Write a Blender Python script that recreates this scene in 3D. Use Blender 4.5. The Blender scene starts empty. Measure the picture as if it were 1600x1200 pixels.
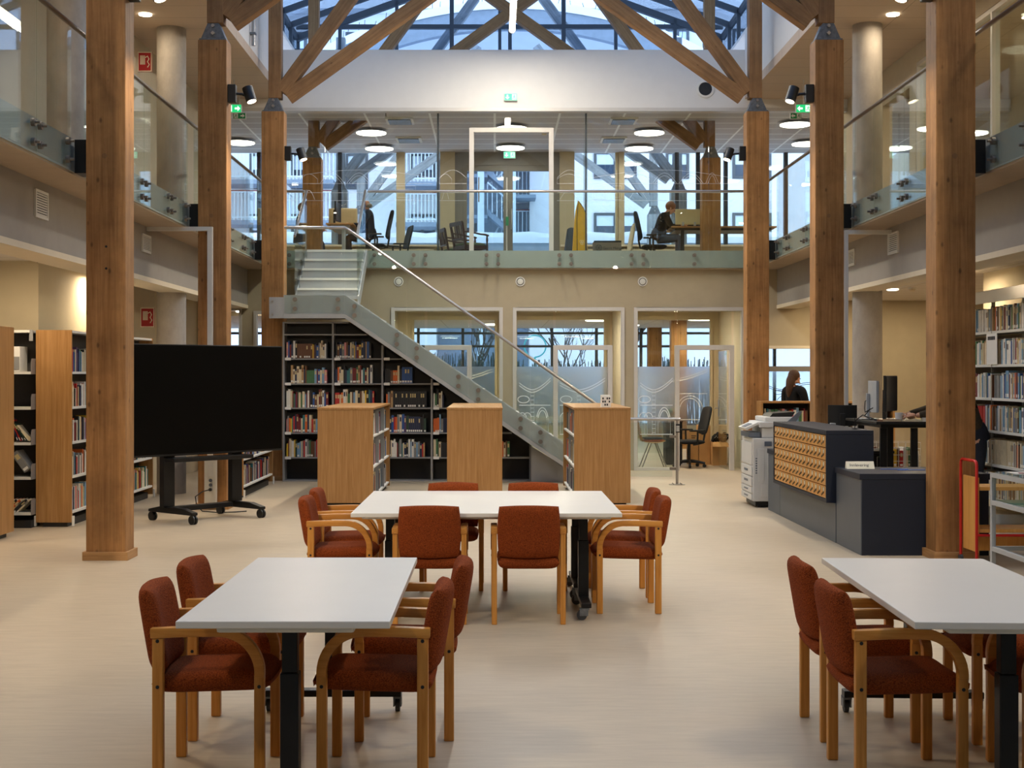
import bpy, bmesh, math, random
from mathutils import Vector, Matrix
R = random.Random(7)
PI = math.pi
C = bpy.context.scene.collection
F, VX, VY, EYE = 2160.0, 773.0, 585.0, 1.65
def XX(px, Y): return (px - VX) * Y / F
def ZZ(py, Y): return EYE + (VY - py) * Y / F
def lin(c):
    return tuple(((v / 255.0) / 12.92 if v / 255.0 <= 0.04045 else ((v / 255.0 + 0.055) / 1.055) ** 2.4) for v in c)

# ---------------------------------------------------------------- materials
MATS = {}
def nodes(name):
    m = bpy.data.materials.new(name); m.use_nodes = True
    nt = m.node_tree; nt.nodes.clear()
    out = nt.nodes.new('ShaderNodeOutputMaterial')
    return m, nt, out
def N(nt, t, **kw):
    n = nt.nodes.new(t)
    for k, v in kw.items():
        if k.startswith('_'): setattr(n, k[1:], v)
        else: n.inputs[k.replace('__', ' ')].default_value = v
    return n
def principled(nt, out, col=None, rough=.5, metal=0., spec=.5):
    b = nt.nodes.new('ShaderNodeBsdfPrincipled')
    if col is not None: b.inputs['Base Color'].default_value = (*col, 1)
    b.inputs['Roughness'].default_value = rough
    b.inputs['Metallic'].default_value = metal
    b.inputs['Specular IOR Level'].default_value = spec
    nt.links.new(b.outputs[0], out.inputs[0])
    return b
def coords(nt, scale, kind='Object', rot=(0, 0, 0)):
    tc = nt.nodes.new('ShaderNodeTexCoord')
    mp = nt.nodes.new('ShaderNodeMapping')
    mp.inputs['Scale'].default_value = scale
    mp.inputs['Rotation'].default_value = rot
    nt.links.new(tc.outputs[kind], mp.inputs['Vector'])
    return mp.outputs[0]
def ramp(nt, fac, stops):
    r = nt.nodes.new('ShaderNodeValToRGB')
    e = r.color_ramp.elements
    while len(e) < len(stops): e.new(0.5)
    for k, (p, c) in enumerate(stops):
        e[k].position = p; e[k].color = (*c, 1) if len(c) == 3 else c
    nt.links.new(fac, r.inputs[0])
    return r.outputs[0]
def plain(name, rgb, rough=.5, metal=0., var=.06, scale=6., bump=0., spec=.5):
    """a paint-like surface with faint procedural mottling"""
    m, nt, out = nodes(name)
    c = lin(rgb)
    b = principled(nt, out, c, rough, metal, spec)
    n = N(nt, 'ShaderNodeTexNoise', Scale=scale, Detail=4.)
    nt.links.new(coords(nt, (1, 1, 1)), n.inputs['Vector'])
    lo = tuple(v * (1 - var) for v in c); hi = tuple(min(1, v * (1 + var)) for v in c)
    nt.links.new(ramp(nt, n.outputs[0], [(.3, lo), (.7, hi)]), b.inputs['Base Color'])
    if bump:
        bp = N(nt, 'ShaderNodeBump', Strength=bump, Distance=.01)
        nt.links.new(n.outputs[0], bp.inputs['Height']); nt.links.new(bp.outputs[0], b.inputs['Normal'])
    MATS[name] = m
    return m
def wood(name, dark, light, grain=(28, 28, 1.2), rough=.45, blotch=0., knots=0., spec=.35):
    m, nt, out = nodes(name)
    b = principled(nt, out, None, rough, 0, spec)
    v = coords(nt, grain)
    n1 = N(nt, 'ShaderNodeTexNoise', Scale=1., Detail=6., Roughness=.6, Distortion=.6)
    nt.links.new(v, n1.inputs['Vector'])
    col = ramp(nt, n1.outputs[0], [(.3, lin(dark)), (.68, lin(light))])
    if blotch:
        n2 = N(nt, 'ShaderNodeTexNoise', Scale=1., Detail=3.)
        n2.inputs['Detail'].default_value = 6.; n2.inputs['Roughness'].default_value = .62
        nt.links.new(coords(nt, (2.6, 2.6, 2.2)), n2.inputs['Vector'])
        f = ramp(nt, n2.outputs[0], [(.36, (1 - blotch,) * 3), (.6, (1, 1, 1))])
        mx = N(nt, 'ShaderNodeMix', _data_type='RGBA', _blend_type='MULTIPLY')
        mx.inputs[0].default_value = 1.
        nt.links.new(col, mx.inputs[6]); nt.links.new(f, mx.inputs[7]); col = mx.outputs[2]
    if knots:
        vo = N(nt, 'ShaderNodeTexVoronoi', Scale=1.)
        nt.links.new(coords(nt, (7.5, 7.5, 4.2)), vo.inputs['Vector'])
        f = ramp(nt, vo.outputs['Distance'], [(.05, (knots,) * 3), (.13, (1, 1, 1))])
        mx = N(nt, 'ShaderNodeMix', _data_type='RGBA', _blend_type='MULTIPLY')
        mx.inputs[0].default_value = 1.
        nt.links.new(col, mx.inputs[6]); nt.links.new(f, mx.inputs[7]); col = mx.outputs[2]
    nt.links.new(col, b.inputs['Base Color'])
    bp = N(nt, 'ShaderNodeBump', Strength=.12, Distance=.004)
    nt.links.new(n1.outputs[0], bp.inputs['Height']); nt.links.new(bp.outputs[0], b.inputs['Normal'])
    MATS[name] = m
    return m
def emit(name, rgb, strength):
    m, nt, out = nodes(name)
    e = N(nt, 'ShaderNodeEmission', Strength=strength); e.inputs[0].default_value = (*lin(rgb), 1)
    nt.links.new(e.outputs[0], out.inputs[0]); MATS[name] = m
    return m
def glass(name, tint=(250, 253, 251), refl=1.0, base=.035):
    m, nt, out = nodes(name)
    t = N(nt, 'ShaderNodeBsdfTransparent'); t.inputs[0].default_value = (*lin(tint), 1)
    g = N(nt, 'ShaderNodeBsdfGlossy', Roughness=.0); g.inputs[0].default_value = (.95, .98, 1, 1)
    lw = N(nt, 'ShaderNodeLayerWeight', Blend=.5)
    p = N(nt, 'ShaderNodeMath', _operation='POWER'); p.inputs[1].default_value = 5.
    a = N(nt, 'ShaderNodeMath', _operation='MULTIPLY_ADD'); a.inputs[1].default_value = .8 * refl; a.inputs[2].default_value = base * refl
    mx = nt.nodes.new('ShaderNodeMixShader')
    nt.links.new(lw.outputs['Facing'], p.inputs[0]); nt.links.new(p.outputs[0], a.inputs[0])
    nt.links.new(a.outputs[0], mx.inputs[0]); nt.links.new(t.outputs[0], mx.inputs[1]); nt.links.new(g.outputs[0], mx.inputs[2])
    nt.links.new(mx.outputs[0], out.inputs[0]); MATS[name] = m
    return m
def frosted(name, z0, z1, fmax=.82, fade=True):
    """privacy film on glass: dense at its top edge, fading out downwards"""
    m, nt, out = nodes(name)
    t = N(nt, 'ShaderNodeBsdfTransparent'); t.inputs[0].default_value = (.93, .96, .95, 1)
    d = N(nt, 'ShaderNodeBsdfDiffuse'); d.inputs[0].default_value = (.7, .72, .74, 1)
    tl = N(nt, 'ShaderNodeBsdfRefraction', Roughness=.42, IOR=1.2); tl.inputs[0].default_value = (.97, .98, 1., 1)
    m1 = nt.nodes.new('ShaderNodeMixShader'); m1.inputs[0].default_value = .86
    m2 = nt.nodes.new('ShaderNodeMixShader')
    nt.links.new(d.outputs[0], m1.inputs[1]); nt.links.new(tl.outputs[0], m1.inputs[2])
    tc = nt.nodes.new('ShaderNodeTexCoord'); sp = nt.nodes.new('ShaderNodeSeparateXYZ')
    nt.links.new(tc.outputs['Object'], sp.inputs[0])
    mr = N(nt, 'ShaderNodeMapRange'); mr.inputs[1].default_value = z0; mr.inputs[2].default_value = z1
    mr.inputs[3].default_value = .0 if fade else fmax; mr.inputs[4].default_value = fmax
    nt.links.new(sp.outputs[2], mr.inputs[0]); nt.links.new(mr.outputs[0], m2.inputs[0])
    nt.links.new(t.outputs[0], m2.inputs[1]); nt.links.new(m1.outputs[0], m2.inputs[2])
    nt.links.new(m2.outputs[0], out.inputs[0]); MATS[name] = m
    return m
def tiles(name, rgb, line, sx, sy, width=.012, rough=.8, along='XY'):
    """suspended ceiling tiles with a narrow grid"""
    m, nt, out = nodes(name)
    b = principled(nt, out, None, rough, 0, .2)
    br = N(nt, 'ShaderNodeTexBrick', _offset=0., _squash=1.)
    br.inputs['Color1'].default_value = (*lin(rgb), 1); br.inputs['Color2'].default_value = (*[v * .97 for v in lin(rgb)], 1)
    br.inputs['Mortar'].default_value = (*lin(line), 1)
    br.inputs['Scale'].default_value = 1.; br.inputs['Mortar Size'].default_value = width
    br.inputs['Brick Width'].default_value = sx; br.inputs['Row Height'].default_value = sy
    nt.links.new(coords(nt, (1, 1, 1)), br.inputs['Vector']); nt.links.new(br.outputs[0], b.inputs['Base Color'])
    MATS[name] = m
    return m
def fabric(name, dark, light):
    m, nt, out = nodes(name)
    b = principled(nt, out, None, .95, 0, .15)
    n = N(nt, 'ShaderNodeTexNoise', Scale=190., Detail=3., Roughness=.7)
    nt.links.new(coords(nt, (1, 1, 1)), n.inputs['Vector'])
    n2 = N(nt, 'ShaderNodeTexVoronoi', Scale=150.)
    nt.links.new(coords(nt, (1, 1, 1)), n2.inputs['Vector'])
    nt.links.new(ramp(nt, n.outputs[0], [(.32, lin(dark)), (.52, lin(light)), (.72, tuple(min(1, v * 1.45) for v in lin(light)))]), b.inputs['Base Color'])
    bp = N(nt, "ShaderNodeBump", Strength=.7, Distance=.004)
    nt.links.new(n2.outputs['Distance'], bp.inputs['Height']); nt.links.new(bp.outputs[0], b.inputs['Normal'])
    MATS[name] = m
    return m
def linoleum(name):
    m, nt, out = nodes(name)
    b = principled(nt, out, None, .42, 0, .35)
    n = N(nt, 'ShaderNodeTexNoise', Scale=1., Detail=7., Roughness=.65, Distortion=.5)
    nt.links.new(coords(nt, (3.5, 22, 1)), n.inputs['Vector'])
    n2 = N(nt, 'ShaderNodeTexNoise', Scale=.55, Detail=3.)
    nt.links.new(coords(nt, (1, 1, 1)), n2.inputs['Vector'])
    c1 = ramp(nt, n.outputs[0], [(.28, lin((181, 164, 139))), (.72, lin((197, 180, 154)))])
    c2 = ramp(nt, n2.outputs[0], [(.35, (.93,) * 3), (.65, (1, 1, 1))])
    mx = N(nt, 'ShaderNodeMix', _data_type='RGBA', _blend_type='MULTIPLY'); mx.inputs[0].default_value = 1.
    nt.links.new(c1, mx.inputs[6]); nt.links.new(c2, mx.inputs[7]); nt.links.new(mx.outputs[2], b.inputs['Base Color'])
    rr = ramp(nt, n2.outputs[0], [(.3, (.34,) * 3), (.7, (.5,) * 3)]); nt.links.new(rr, b.inputs['Roughness'])
    MATS[name] = m
    return m
def concrete(name, rgb):
    m, nt, out = nodes(name)
    b = principled(nt, out, None, .75, 0, .3)
    n = N(nt, 'ShaderNodeTexNoise', Scale=3., Detail=8., Roughness=.65); nt.links.new(coords(nt, (1, 1, .55)), n.inputs['Vector'])
    c = lin(rgb)
    nt.links.new(ramp(nt, n.outputs[0], [(.3, tuple(v * .72 for v in c)), (.7, tuple(v * 1.15 for v in c))]), b.inputs['Base Color'])
    MATS[name] = m
    return m

wood('column_wood', (150, 104, 58), (186, 137, 84), (36, 36, 1.3), .6, .34, .5)
wood('truss_wood', (134, 97, 60), (162, 122, 80), (36, 36, 1.3), .65, .28, .5)
wood('weathered_wood', (128, 132, 136), (172, 176, 178), (22, 22, 1.0), .8, .2, .7)
wood('oak', (152, 108, 58), (180, 136, 84), (44, 44, 1.6), .45, .06)
wood('oak_flat', (152, 108, 58), (180, 136, 84), (44, 1.6, 44), .45, .06)
wood('beech', (190, 122, 48), (214, 150, 72), (60, 60, 3.), .38, .05)
wood('beech_flat', (190, 122, 48), (214, 150, 72), (60, 3., 60), .38, .05)
wood('plywood', (206, 146, 70), (224, 168, 92), (30, 30, 2.), .45)
wood('plinth_oak', (160, 118, 72), (196, 152, 102), (2., 2., 30), .5)
wood('mahogany', (44, 22, 14), (74, 38, 22), (30, 30, 2.), .35)
wood('drawer_wood', (196, 138, 66), (222, 170, 98), (40, 40, 3.), .45)
linoleum('linoleum')
fabric('rust_boucle', (80, 30, 8), (138, 64, 26))
plain('white_laminate', (222, 216, 205), .35, var=.01)
plain('white_paint', (224, 222, 217), .8, var=.02)
plain('fascia_white', (226, 224, 220), .7, var=.015)
plain('wall_beige', (196, 184, 160), .85, var=.03)
plain('wall_beige_shaded', (176, 163, 137), .85, var=.03)  # the wall beige, darkened to carry the shade under the deck edge
plain('wall_grey', (156, 150, 142), .85, var=.03)
plain('wall_cream', (214, 200, 168), .85, var=.02)
plain('soffit_beige', (178, 160, 138), .85, var=.04)
plain('beam_edge', (220, 208, 184), .8, var=.02)
plain('steel_grey', (132, 136, 140), .5, .2, var=.03)
plain('stair_grey', (172, 174, 175), .55, .1, var=.03)
plain('shelf_grey', (142, 142, 142), .5, .1, var=.02)
plain('shelf_dark', (52, 50, 48), .7, var=.03)
plain('shelf_white', (226, 224, 216), .5, var=.02)
plain('galvanised', (120, 124, 128), .5, .7, var=.2, scale=30.)
plain('clamp_steel', (120, 112, 104), .4, .6, var=.03)
plain('brushed_steel', (176, 172, 168), .3, .9, var=.04)
plain('rail_steel', (128, 116, 104), .35, .85, var=.04)
plain('edge_green', (158, 164, 158), .6, var=.03)
plain('black_plastic', (16, 16, 17), .45, var=.05)
plain('black_metal', (20, 20, 22), .4, .3, var=.05)
plain('screen_black', (4, 4, 4), .35, var=.02, spec=.12)
plain('dark_fabric', (22, 22, 24), .95, var=.2, scale=80.)
plain('navy', (28, 34, 48), .5, var=.03, spec=.3)
plain('navy_front', (74, 82, 92), .45, var=.03)
plain('copier_white', (206, 206, 204), .45, var=.02)
plain('copier_grey', (96, 104, 116), .45, var=.03)
plain('red_paint', (196, 28, 24), .35, var=.03)
plain('sign_red', (178, 20, 28), .5, var=.02)
plain('sign_cream', (238, 232, 210), .5, var=.01)
plain('ink', (24, 26, 30), .7, var=.02)
plain('grille_dark', (60, 62, 66), .7, var=.05)
plain('paper_white', (236, 234, 228), .8, var=.03)
plain('page_cream', (222, 210, 184), .9, var=.06, scale=40.)
plain('cardboard', (190, 146, 92), .85, var=.06)
plain('cardboard_grey', (132, 118, 104), .85, var=.06)
plain('yellow_fabric', (226, 172, 22), .7, var=.1, scale=9., bump=.4)
plain('seat_green', (84, 96, 66), .9, var=.1, scale=30.)
plain('screen_cloth', (206, 190, 150), .95, var=.05, scale=60.)
plain('cream_coat', (220, 206, 176), .9, var=.06)
plain('alu_frame', (206, 202, 196), .45, .2, var=.02)
plain('mullion_beige', (190, 176, 146), .6, var=.03)
plain('mullion_dark', (44, 50, 58), .5, .3, var=.03)
plain('mullion_blue', (70, 77, 86), .5, .2, var=.03)
plain('door_taupe', (128, 122, 112), .6, var=.03)
plain('radiator_cream', (226, 214, 186), .5, var=.02)
plain('snow', (240, 244, 250), .9, var=.02, bump=.2, scale=2.)
plain('render_white', (214, 218, 226), .9, var=.03, scale=.6)
plain('render_grey', (120, 136, 156), .9, var=.05)
plain('metal_cladding', (132, 144, 156), .6, .2, var=.08)
plain('window_dark', (44, 62, 84), .12, .0, var=.25, scale=1.5)
plain('balcony_rail', (196, 210, 224), .6, .1, var=.03)
plain('twig', (66, 60, 58), .9, var=.1)
plain('hedge_green', (52, 66, 62), .95, var=.3, scale=3.)
plain('plastic_blue', (40, 92, 176), .4, var=.04)
plain('mug_white', (226, 226, 226), .3, var=.01)
plain('skin', (214, 160, 130), .6, var=.04)
plain('hair_brown', (84, 56, 36), .7, var=.25, scale=60.)
plain('hair_red', (126, 78, 48), .7, var=.25, scale=60.)
plain('hair_grey', (150, 140, 128), .7, var=.2, scale=60.)
plain('cloth_black', (22, 22, 24), .95, var=.1, scale=30.)
plain('cloth_olive', (58, 48, 32), .95, var=.2, scale=40.)
plain('cloth_navy', (34, 40, 54), .95, var=.1, scale=30.)
plain('denim', (32, 36, 48), .9, var=.15, scale=50.)
plain('denim_blue', (82, 92, 112), .9, var=.15, scale=50.)
plain('brass', (92, 74, 44), .45, .6, var=.06)
plain('display_green', (96, 128, 112), .9, var=.06)
plain('floor_carpet', (178, 168, 150), .95, var=.08, scale=30.)
plain('cable_black', (12, 12, 12), .6, var=.02)
plain('cyan_paint', (60, 190, 190), .5, var=.02)
plain('etch_white', (236, 240, 244), .9, var=.01)
concrete('concrete', (164, 158, 150))
tiles('ceiling_tile', (216, 208, 198), (176, 166, 154), 1.2, .6, .01)
tiles('ceiling_tile_upper', (198, 196, 200), (250, 252, 255), 1.2, .6, .022)  # near-white grid lines stand in for light reflected by the metal T-bars
tiles('ceiling_panel', (198, 180, 162), (160, 146, 132), 1.8, .6, .006)
glass('clear_glass')
glass('green_glass', (247, 251, 249), .9, .03)
glass('window_glass', (246, 250, 253), 1.0, .04)
glass('roof_glass', (178, 190, 202), .6, .02)
glass('gable_glass', (222, 234, 246), .8, .03)
frosted('frost_film', .35, 1.78, .75)
frosted('frost_film_back', .35, 1.80, .9)
emit('lamp_warm', (255, 236, 205), 7.)
emit('lamp_neutral', (255, 246, 232), 6.)
emit('lamp_pendant', (255, 240, 214), 12.)
emit('exit_green', (40, 190, 110), 1.3)
emit('exit_white', (225, 255, 235), 1.6)
emit('exit_pale', (120, 235, 190), 1.5)
plain('exit_board', (34, 140, 84), .5, var=.02)

# ---------------------------------------------------------------- mesh helpers
class MB:
    def __init__(s): s.bm = bmesh.new(); s.mi = 0
    def _faces(s, vs, quads):
        v = [s.bm.verts.new(p) for p in vs]
        for q in quads:
            try:
                f = s.bm.faces.new([v[i] for i in q]); f.material_index = s.mi
            except ValueError: pass
        return v
    def box(s, x0, x1, y0, y1, z0, z1):
        if x0 > x1: x0, x1 = x1, x0
        if y0 > y1: y0, y1 = y1, y0
        if z0 > z1: z0, z1 = z1, z0
        s._faces([(x0, y0, z0), (x1, y0, z0), (x1, y1, z0), (x0, y1, z0), (x0, y0, z1), (x1, y0, z1), (x1, y1, z1), (x0, y1, z1)],
                 [(3, 2, 1, 0), (4, 5, 6, 7), (0, 1, 5, 4), (1, 2, 6, 5), (2, 3, 7, 6), (3, 0, 4, 7)])
        return s
    def prism(s, pts, d):
        """pts: closed 3-D polygon; d: extrusion vector"""
        n = len(pts); d = Vector(d)
        a = [Vector(p) for p in pts]
        v = [s.bm.verts.new(p) for p in a] + [s.bm.verts.new(p + d) for p in a]
        fs = [s.bm.faces.new(v[:n][::-1]), s.bm.faces.new(v[n:])]
        for i in range(n):
            j = (i + 1) % n
            fs.append(s.bm.faces.new((v[i], v[j], v[n + j], v[n + i])))
        for f in fs: f.material_index = s.mi
        return s
    def bar(s, p, q, w, h, up=(0, 0, 1)):
        p, q = Vector(p), Vector(q); d = (q - p).normalized(); up = Vector(up)
        if abs(d.dot(up)) > .98: up = Vector((0, 1, 0))
        r = d.cross(up).normalized(); u = r.cross(d).normalized()
        c = [p + r * a * w / 2 + u * b * h / 2 for a, b in ((-1, -1), (1, -1), (1, 1), (-1, 1))]
        return s.prism(c, q - p)
    def ring(s, c, r, d, n, ph=0):
        c = Vector(c); d = Vector(d).normalized()
        a = Vector((0, 0, 1)) if abs(d.z) < .9 else Vector((1, 0, 0))
        u = d.cross(a).normalized(); w = d.cross(u)
        return [s.bm.verts.new(c + u * r * math.cos(2 * PI * i / n + ph) + w * r * math.sin(2 * PI * i / n + ph)) for i in range(n)]
    def skin_rings(s, rings, cap=True):
        n = len(rings[0])
        for a, b in zip(rings, rings[1:]):
            for i in range(n):
                f = s.bm.faces.new((a[i], a[(i + 1) % n], b[(i + 1) % n], b[i])); f.material_index = s.mi
        if cap:
            for rg in (rings[0][::-1], rings[-1]):
                f = s.bm.faces.new(rg); f.material_index = s.mi
        return s
    def cyl(s, p, q, r, n=16, r2=None):
        p, q = Vector(p), Vector(q); d = q - p
        return s.skin_rings([s.ring(p, r, d, n), s.ring(q, r if r2 is None else r2, d, n)])
    def tube(s, pts, r, n=10):
        pts = [Vector(p) for p in pts]; rings = []
        d0 = (pts[1] - pts[0]).normalized()
        a = Vector((0, 0, 1)) if abs(d0.z) < .9 else Vector((1, 0, 0))
        u = d0.cross(a).normalized()
        for i, p in enumerate(pts):
            d = ((pts[min(i + 1, len(pts) - 1)] - pts[max(i - 1, 0)])).normalized()
            u = (u - d * u.dot(d)).normalized(); w = d.cross(u)
            rr = r[i] if isinstance(r, (list, tuple)) else r
            rings.append([s.bm.verts.new(p + u * rr * math.cos(2 * PI * k / n) + w * rr * math.sin(2 * PI * k / n)) for k in range(n)])
        return s.skin_rings(rings)
    def sweep(s, pts, prof, up):
        """rectangle-like profile [(side, up)] swept along pts lying in a plane whose normal is UP x d"""
        pts = [Vector(p) for p in pts]; side = Vector(up); rings = []
        for i, p in enumerate(pts):
            d = ((pts[min(i + 1, len(pts) - 1)] - pts[max(i - 1, 0)])).normalized()
            w = side.cross(d).normalized()
            rings.append([s.bm.verts.new(p + side * a + w * b) for a, b in prof])
        return s.skin_rings(rings)
    def lathe(s, prof, c=(0, 0, 0), n=24, cap=True):
        c = Vector(c)
        rings = [[s.bm.verts.new(c + Vector((r * math.cos(2 * PI * i / n), r * math.sin(2 * PI * i / n), z))) for i in range(n)] for r, z in prof]
        return s.skin_rings(rings, cap)
    def ball(s, c, r, n=12, sc=(1, 1, 1)):
        c = Vector(c)
        rings = []
        for k in range(1, n):
            t = PI * k / n
            rings.append([s.bm.verts.new(c + Vector((r * sc[0] * math.sin(t) * math.cos(2 * PI * i / (2 * n)), r * sc[1] * math.sin(t) * math.sin(2 * PI * i / (2 * n)), -r * sc[2] * math.cos(t)))) for i in range(2 * n)])
        return s.skin_rings(rings)
    def pillow(s, hw, hh, t, p=7, k=.35, nu=22, nv=18, bend=None):
        """cushion in the XZ plane, thickness along Y; bend(x,y,z)->point"""
        g = {}
        for sd in (1, -1):
            for i in range(nu + 1):
                for j in range(nv + 1):
                    u = -math.cos(PI * i / nu); v = -math.cos(PI * j / nv)
                    edge = i in (0, nu) or j in (0, nv)
                    if sd == -1 and edge: g[sd, i, j] = g[1, i, j]; continue
                    x = hw * u * math.sqrt(max(0, 1 - k * v * v / 2)); z = hh * v * math.sqrt(max(0, 1 - k * u * u / 2))
                    y = sd * t / 2 * ((1 - abs(u) ** p) * (1 - abs(v) ** p)) ** .5
                    q = (x, y, z) if bend is None else bend(x, y, z)
                    g[sd, i, j] = s.bm.verts.new(q)
        for sd in (1, -1):
            for i in range(nu):
                for j in range(nv):
                    q = [g[sd, i, j], g[sd, i + 1, j], g[sd, i + 1, j + 1], g[sd, i, j + 1]]
                    if sd == 1: q.reverse()
                    try: s.bm.faces.new(q).material_index = s.mi
                    except ValueError: pass
        return s
    def xf(s, m):
        bmesh.ops.transform(s.bm, matrix=m, verts=s.bm.verts); return s
    def build(s, name, mat, parent=None, smooth=False, bevel=0., seg=2, angle=40):
        bm = s.bm
        bmesh.ops.remove_doubles(bm, verts=bm.verts, dist=1e-6)
        if bevel:
            es = [e for e in bm.edges if len(e.link_faces) == 2 and e.calc_face_angle(0) > math.radians(30)]
            bmesh.ops.bevel(bm, geom=es, offset=bevel, segments=seg, profile=.6, affect='EDGES', clamp_overlap=True)
        bmesh.ops.recalc_face_normals(bm, faces=bm.faces)
        off = Vector((0, 0, 0)); p = parent
        while p is not None: off += p.location; p = p.parent
        if off.length: bmesh.ops.translate(bm, vec=-off, verts=bm.verts)
        if smooth:
            for f in bm.faces: f.smooth = True
            for e in bm.edges:
                if len(e.link_faces) == 2 and e.calc_face_angle(0) > math.radians(angle): e.smooth = False
        me = bpy.data.meshes.new(name); bm.to_mesh(me); bm.free()
        for m in (mat if isinstance(mat, (list, tuple)) else [mat]):
            me.materials.append(MATS[m] if isinstance(m, str) else m)
        o = bpy.data.objects.new(name, me); C.objects.link(o)
        if parent is not None: o.parent = parent
        return o
def tag(o, label=None, cat=None, group=None, kind=None):
    if label: o['label'] = label
    if cat: o['category'] = cat
    if group: o['group'] = group
    if kind: o['kind'] = kind
    return o
def thing(name, label, cat, loc=(0, 0, 0), group=None, rz=0):
    o = bpy.data.objects.new(name, None); C.objects.link(o); o.location = loc; o.rotation_euler = (0, 0, rz)
    o.empty_display_size = .2
    return tag(o, label, cat, group, 'thing')
def struct(mb, name, mat, **kw):
    return tag(mb.build(name, mat, **kw), kind='structure')
KIDS = {}
def kids(o):
    return [c for c in C.objects if c.parent == o]
def copy_tree(o, parent=None):
    c = o.copy(); C.objects.link(c); c.parent = parent
    for ch in kids(o): copy_tree(ch, c)
    return c
def B(x0, x1, y0, y1, z0, z1): return MB().box(x0, x1, y0, y1, z0, z1)
def strut(name, p, q, w, d, mat, parent, bevel=.008, y_axis=(0, 1, 0)):
    """a timber built along its own local Z so that the grain follows it"""
    p, q = Vector(p), Vector(q); L = (q - p).length
    o = B(-w / 2, w / 2, -d / 2, d / 2, 0, L).build(name, mat, None, bevel=bevel)
    z = (q - p).normalized(); y = Vector(y_axis); y = (y - z * y.dot(z)).normalized(); x = y.cross(z)
    m = Matrix((x, y, z)).transposed().to_4x4(); m.translation = p
    off = Vector((0, 0, 0)); a = parent
    while a is not None: off += a.location; a = a.parent
    m.translation = p - off
    o.parent = parent; o.matrix_local = m
    return o
ORD = 'first second third fourth fifth sixth seventh eighth ninth tenth eleventh twelfth thirteenth fourteenth fifteenth sixteenth seventeenth eighteenth nineteenth twentieth'.split()
def ordinal(i):
    if i < 20: return ORD[i]
    t, u = divmod(i + 1, 10)
    tens = {2: 'twenty', 3: 'thirty', 4: 'forty', 5: 'fifty', 6: 'sixty', 7: 'seventy', 8: 'eighty', 9: 'ninety'}[t]
    if u == 0: return tens[:-1] + 'ieth'
    return tens + '-' + ORD[u - 1]
# ---------------------------------------------------------------- the setting
Z2, ZC, ZU = 3.75, 2.92, 6.45          # gallery floor, ground ceiling, upper ceiling
GL, GR = -3.75, 4.38                   # gallery glass lines
def wall_holes(mb, x0, x1, y0, y1, z0, z1, holes, axis='x'):
    xs = sorted({x0, x1, *[h[0] for h in holes], *[h[1] for h in holes]})
    zs = sorted({z0, z1, *[h[2] for h in holes], *[h[3] for h in holes]})
    for a, b in zip(xs, xs[1:]):
        for c, d in zip(zs, zs[1:]):
            mx, mz = (a + b) / 2, (c + d) / 2
            if any(h[0] < mx < h[1] and h[2] < mz < h[3] for h in holes): continue
            if axis == 'x': mb.box(a, b, y0, y1, c, d)
            else: mb.box(y0, y1, a, b, c, d)
    return mb

struct(B(-9, 9, -3, 36, -.2, 0), 'floor', 'linoleum')
struct(B(-9.2, -9, -3, 36, 0, 6.6), 'wall_left', 'wall_beige')
struct(B(9, 9.2, -3, 36, 0, 6.6), 'wall_right', 'wall_beige')
struct(B(-9, 9, -3.2, -3, 0, 11), 'wall_front', 'wall_beige')
struct(B(-5.25, -5.1, 15.6, 23.75, 0, ZC), 'wall_left_bay', 'wall_cream')
struct(B(-9, -5.1, 15.45, 15.6, 0, ZC), 'wall_left_return', 'wall_cream')
struct(B(-5.25, -5.1, -3, 24.4, Z2, ZU), 'wall_left_gallery', 'wall_beige')
struct(B(6.15, 6.3, -3, 17.4, 0, ZC), 'wall_right_bay', 'wall_cream')
w = wall_holes(MB(), -3, 24.4, 6.15, 6.3, Z2, ZU, [(8., 20.2, Z2, 6.2), (20.5, 21.9, Z2, 5.9)], 'y')
struct(w, 'wall_right_gallery', 'wall_beige')
# ground floor end wall with its glazed openings
OFF = [(-1.78, .14), (.31, 2.23), (2.39, 4.30)]
holes = [(a, b, 0, 2.8) for a, b in OFF] + [(-5.08, -4.34, 0, 2.8), (-4.14, -3.9, 0, 2.74), (4.7, 5.9, .95, 2.09)]
struct(wall_holes(MB(), -9, 9, 23.75, 23.9, 0, 3.45, holes), 'wall_back', 'wall_beige_shaded')
holes2 = [(-1.6, .05, 0, 2.78), (.38, 2.15, 0, 2.78), (2.7, 4.19, 0, 2.78), (-8.5, -2.1, 0, 2.78), (4.6, 8.5, 0, 2.78)]
struct(wall_holes(MB(), -9, 9, 26.6, 26.7, 0, 2.85, holes2), 'wall_office_back', 'mullion_beige')
for i, x in enumerate((-1.92, .22, 2.31, 4.36)):
    struct(B(x - .05, x + .05, 23.9, 26.6, 0, 2.85), 'wall_office_%d' % (i + 1), 'wall_beige')
# ground floor ceilings and beams
struct(B(-9, -4.5, -3, 23.75, ZC, ZC + .1), 'ceiling_left', 'ceiling_tile')
struct(B(5.1, 9, -3, 23.75, ZC, ZC + .1), 'ceiling_right', 'ceiling_tile')
struct(B(-9, 9, 23.9, 36, 2.85, 2.95), 'ceiling_back', 'ceiling_tile')
struct(B(-4.5, -4.245, -3, 23.75, 2.84, 3.45), 'trim_1', 'wall_grey')
struct(B(4.85, 5.1, -3, 23.75, 2.84, 3.45), 'trim_2', 'wall_grey')
struct(B(-4.62, -4.235, -3, 23.75, 2.78, 2.84), 'trim_3', 'beam_edge')
struct(B(4.84, 5.22, -3, 23.75, 2.78, 2.84), 'trim_4', 'beam_edge')
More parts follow.
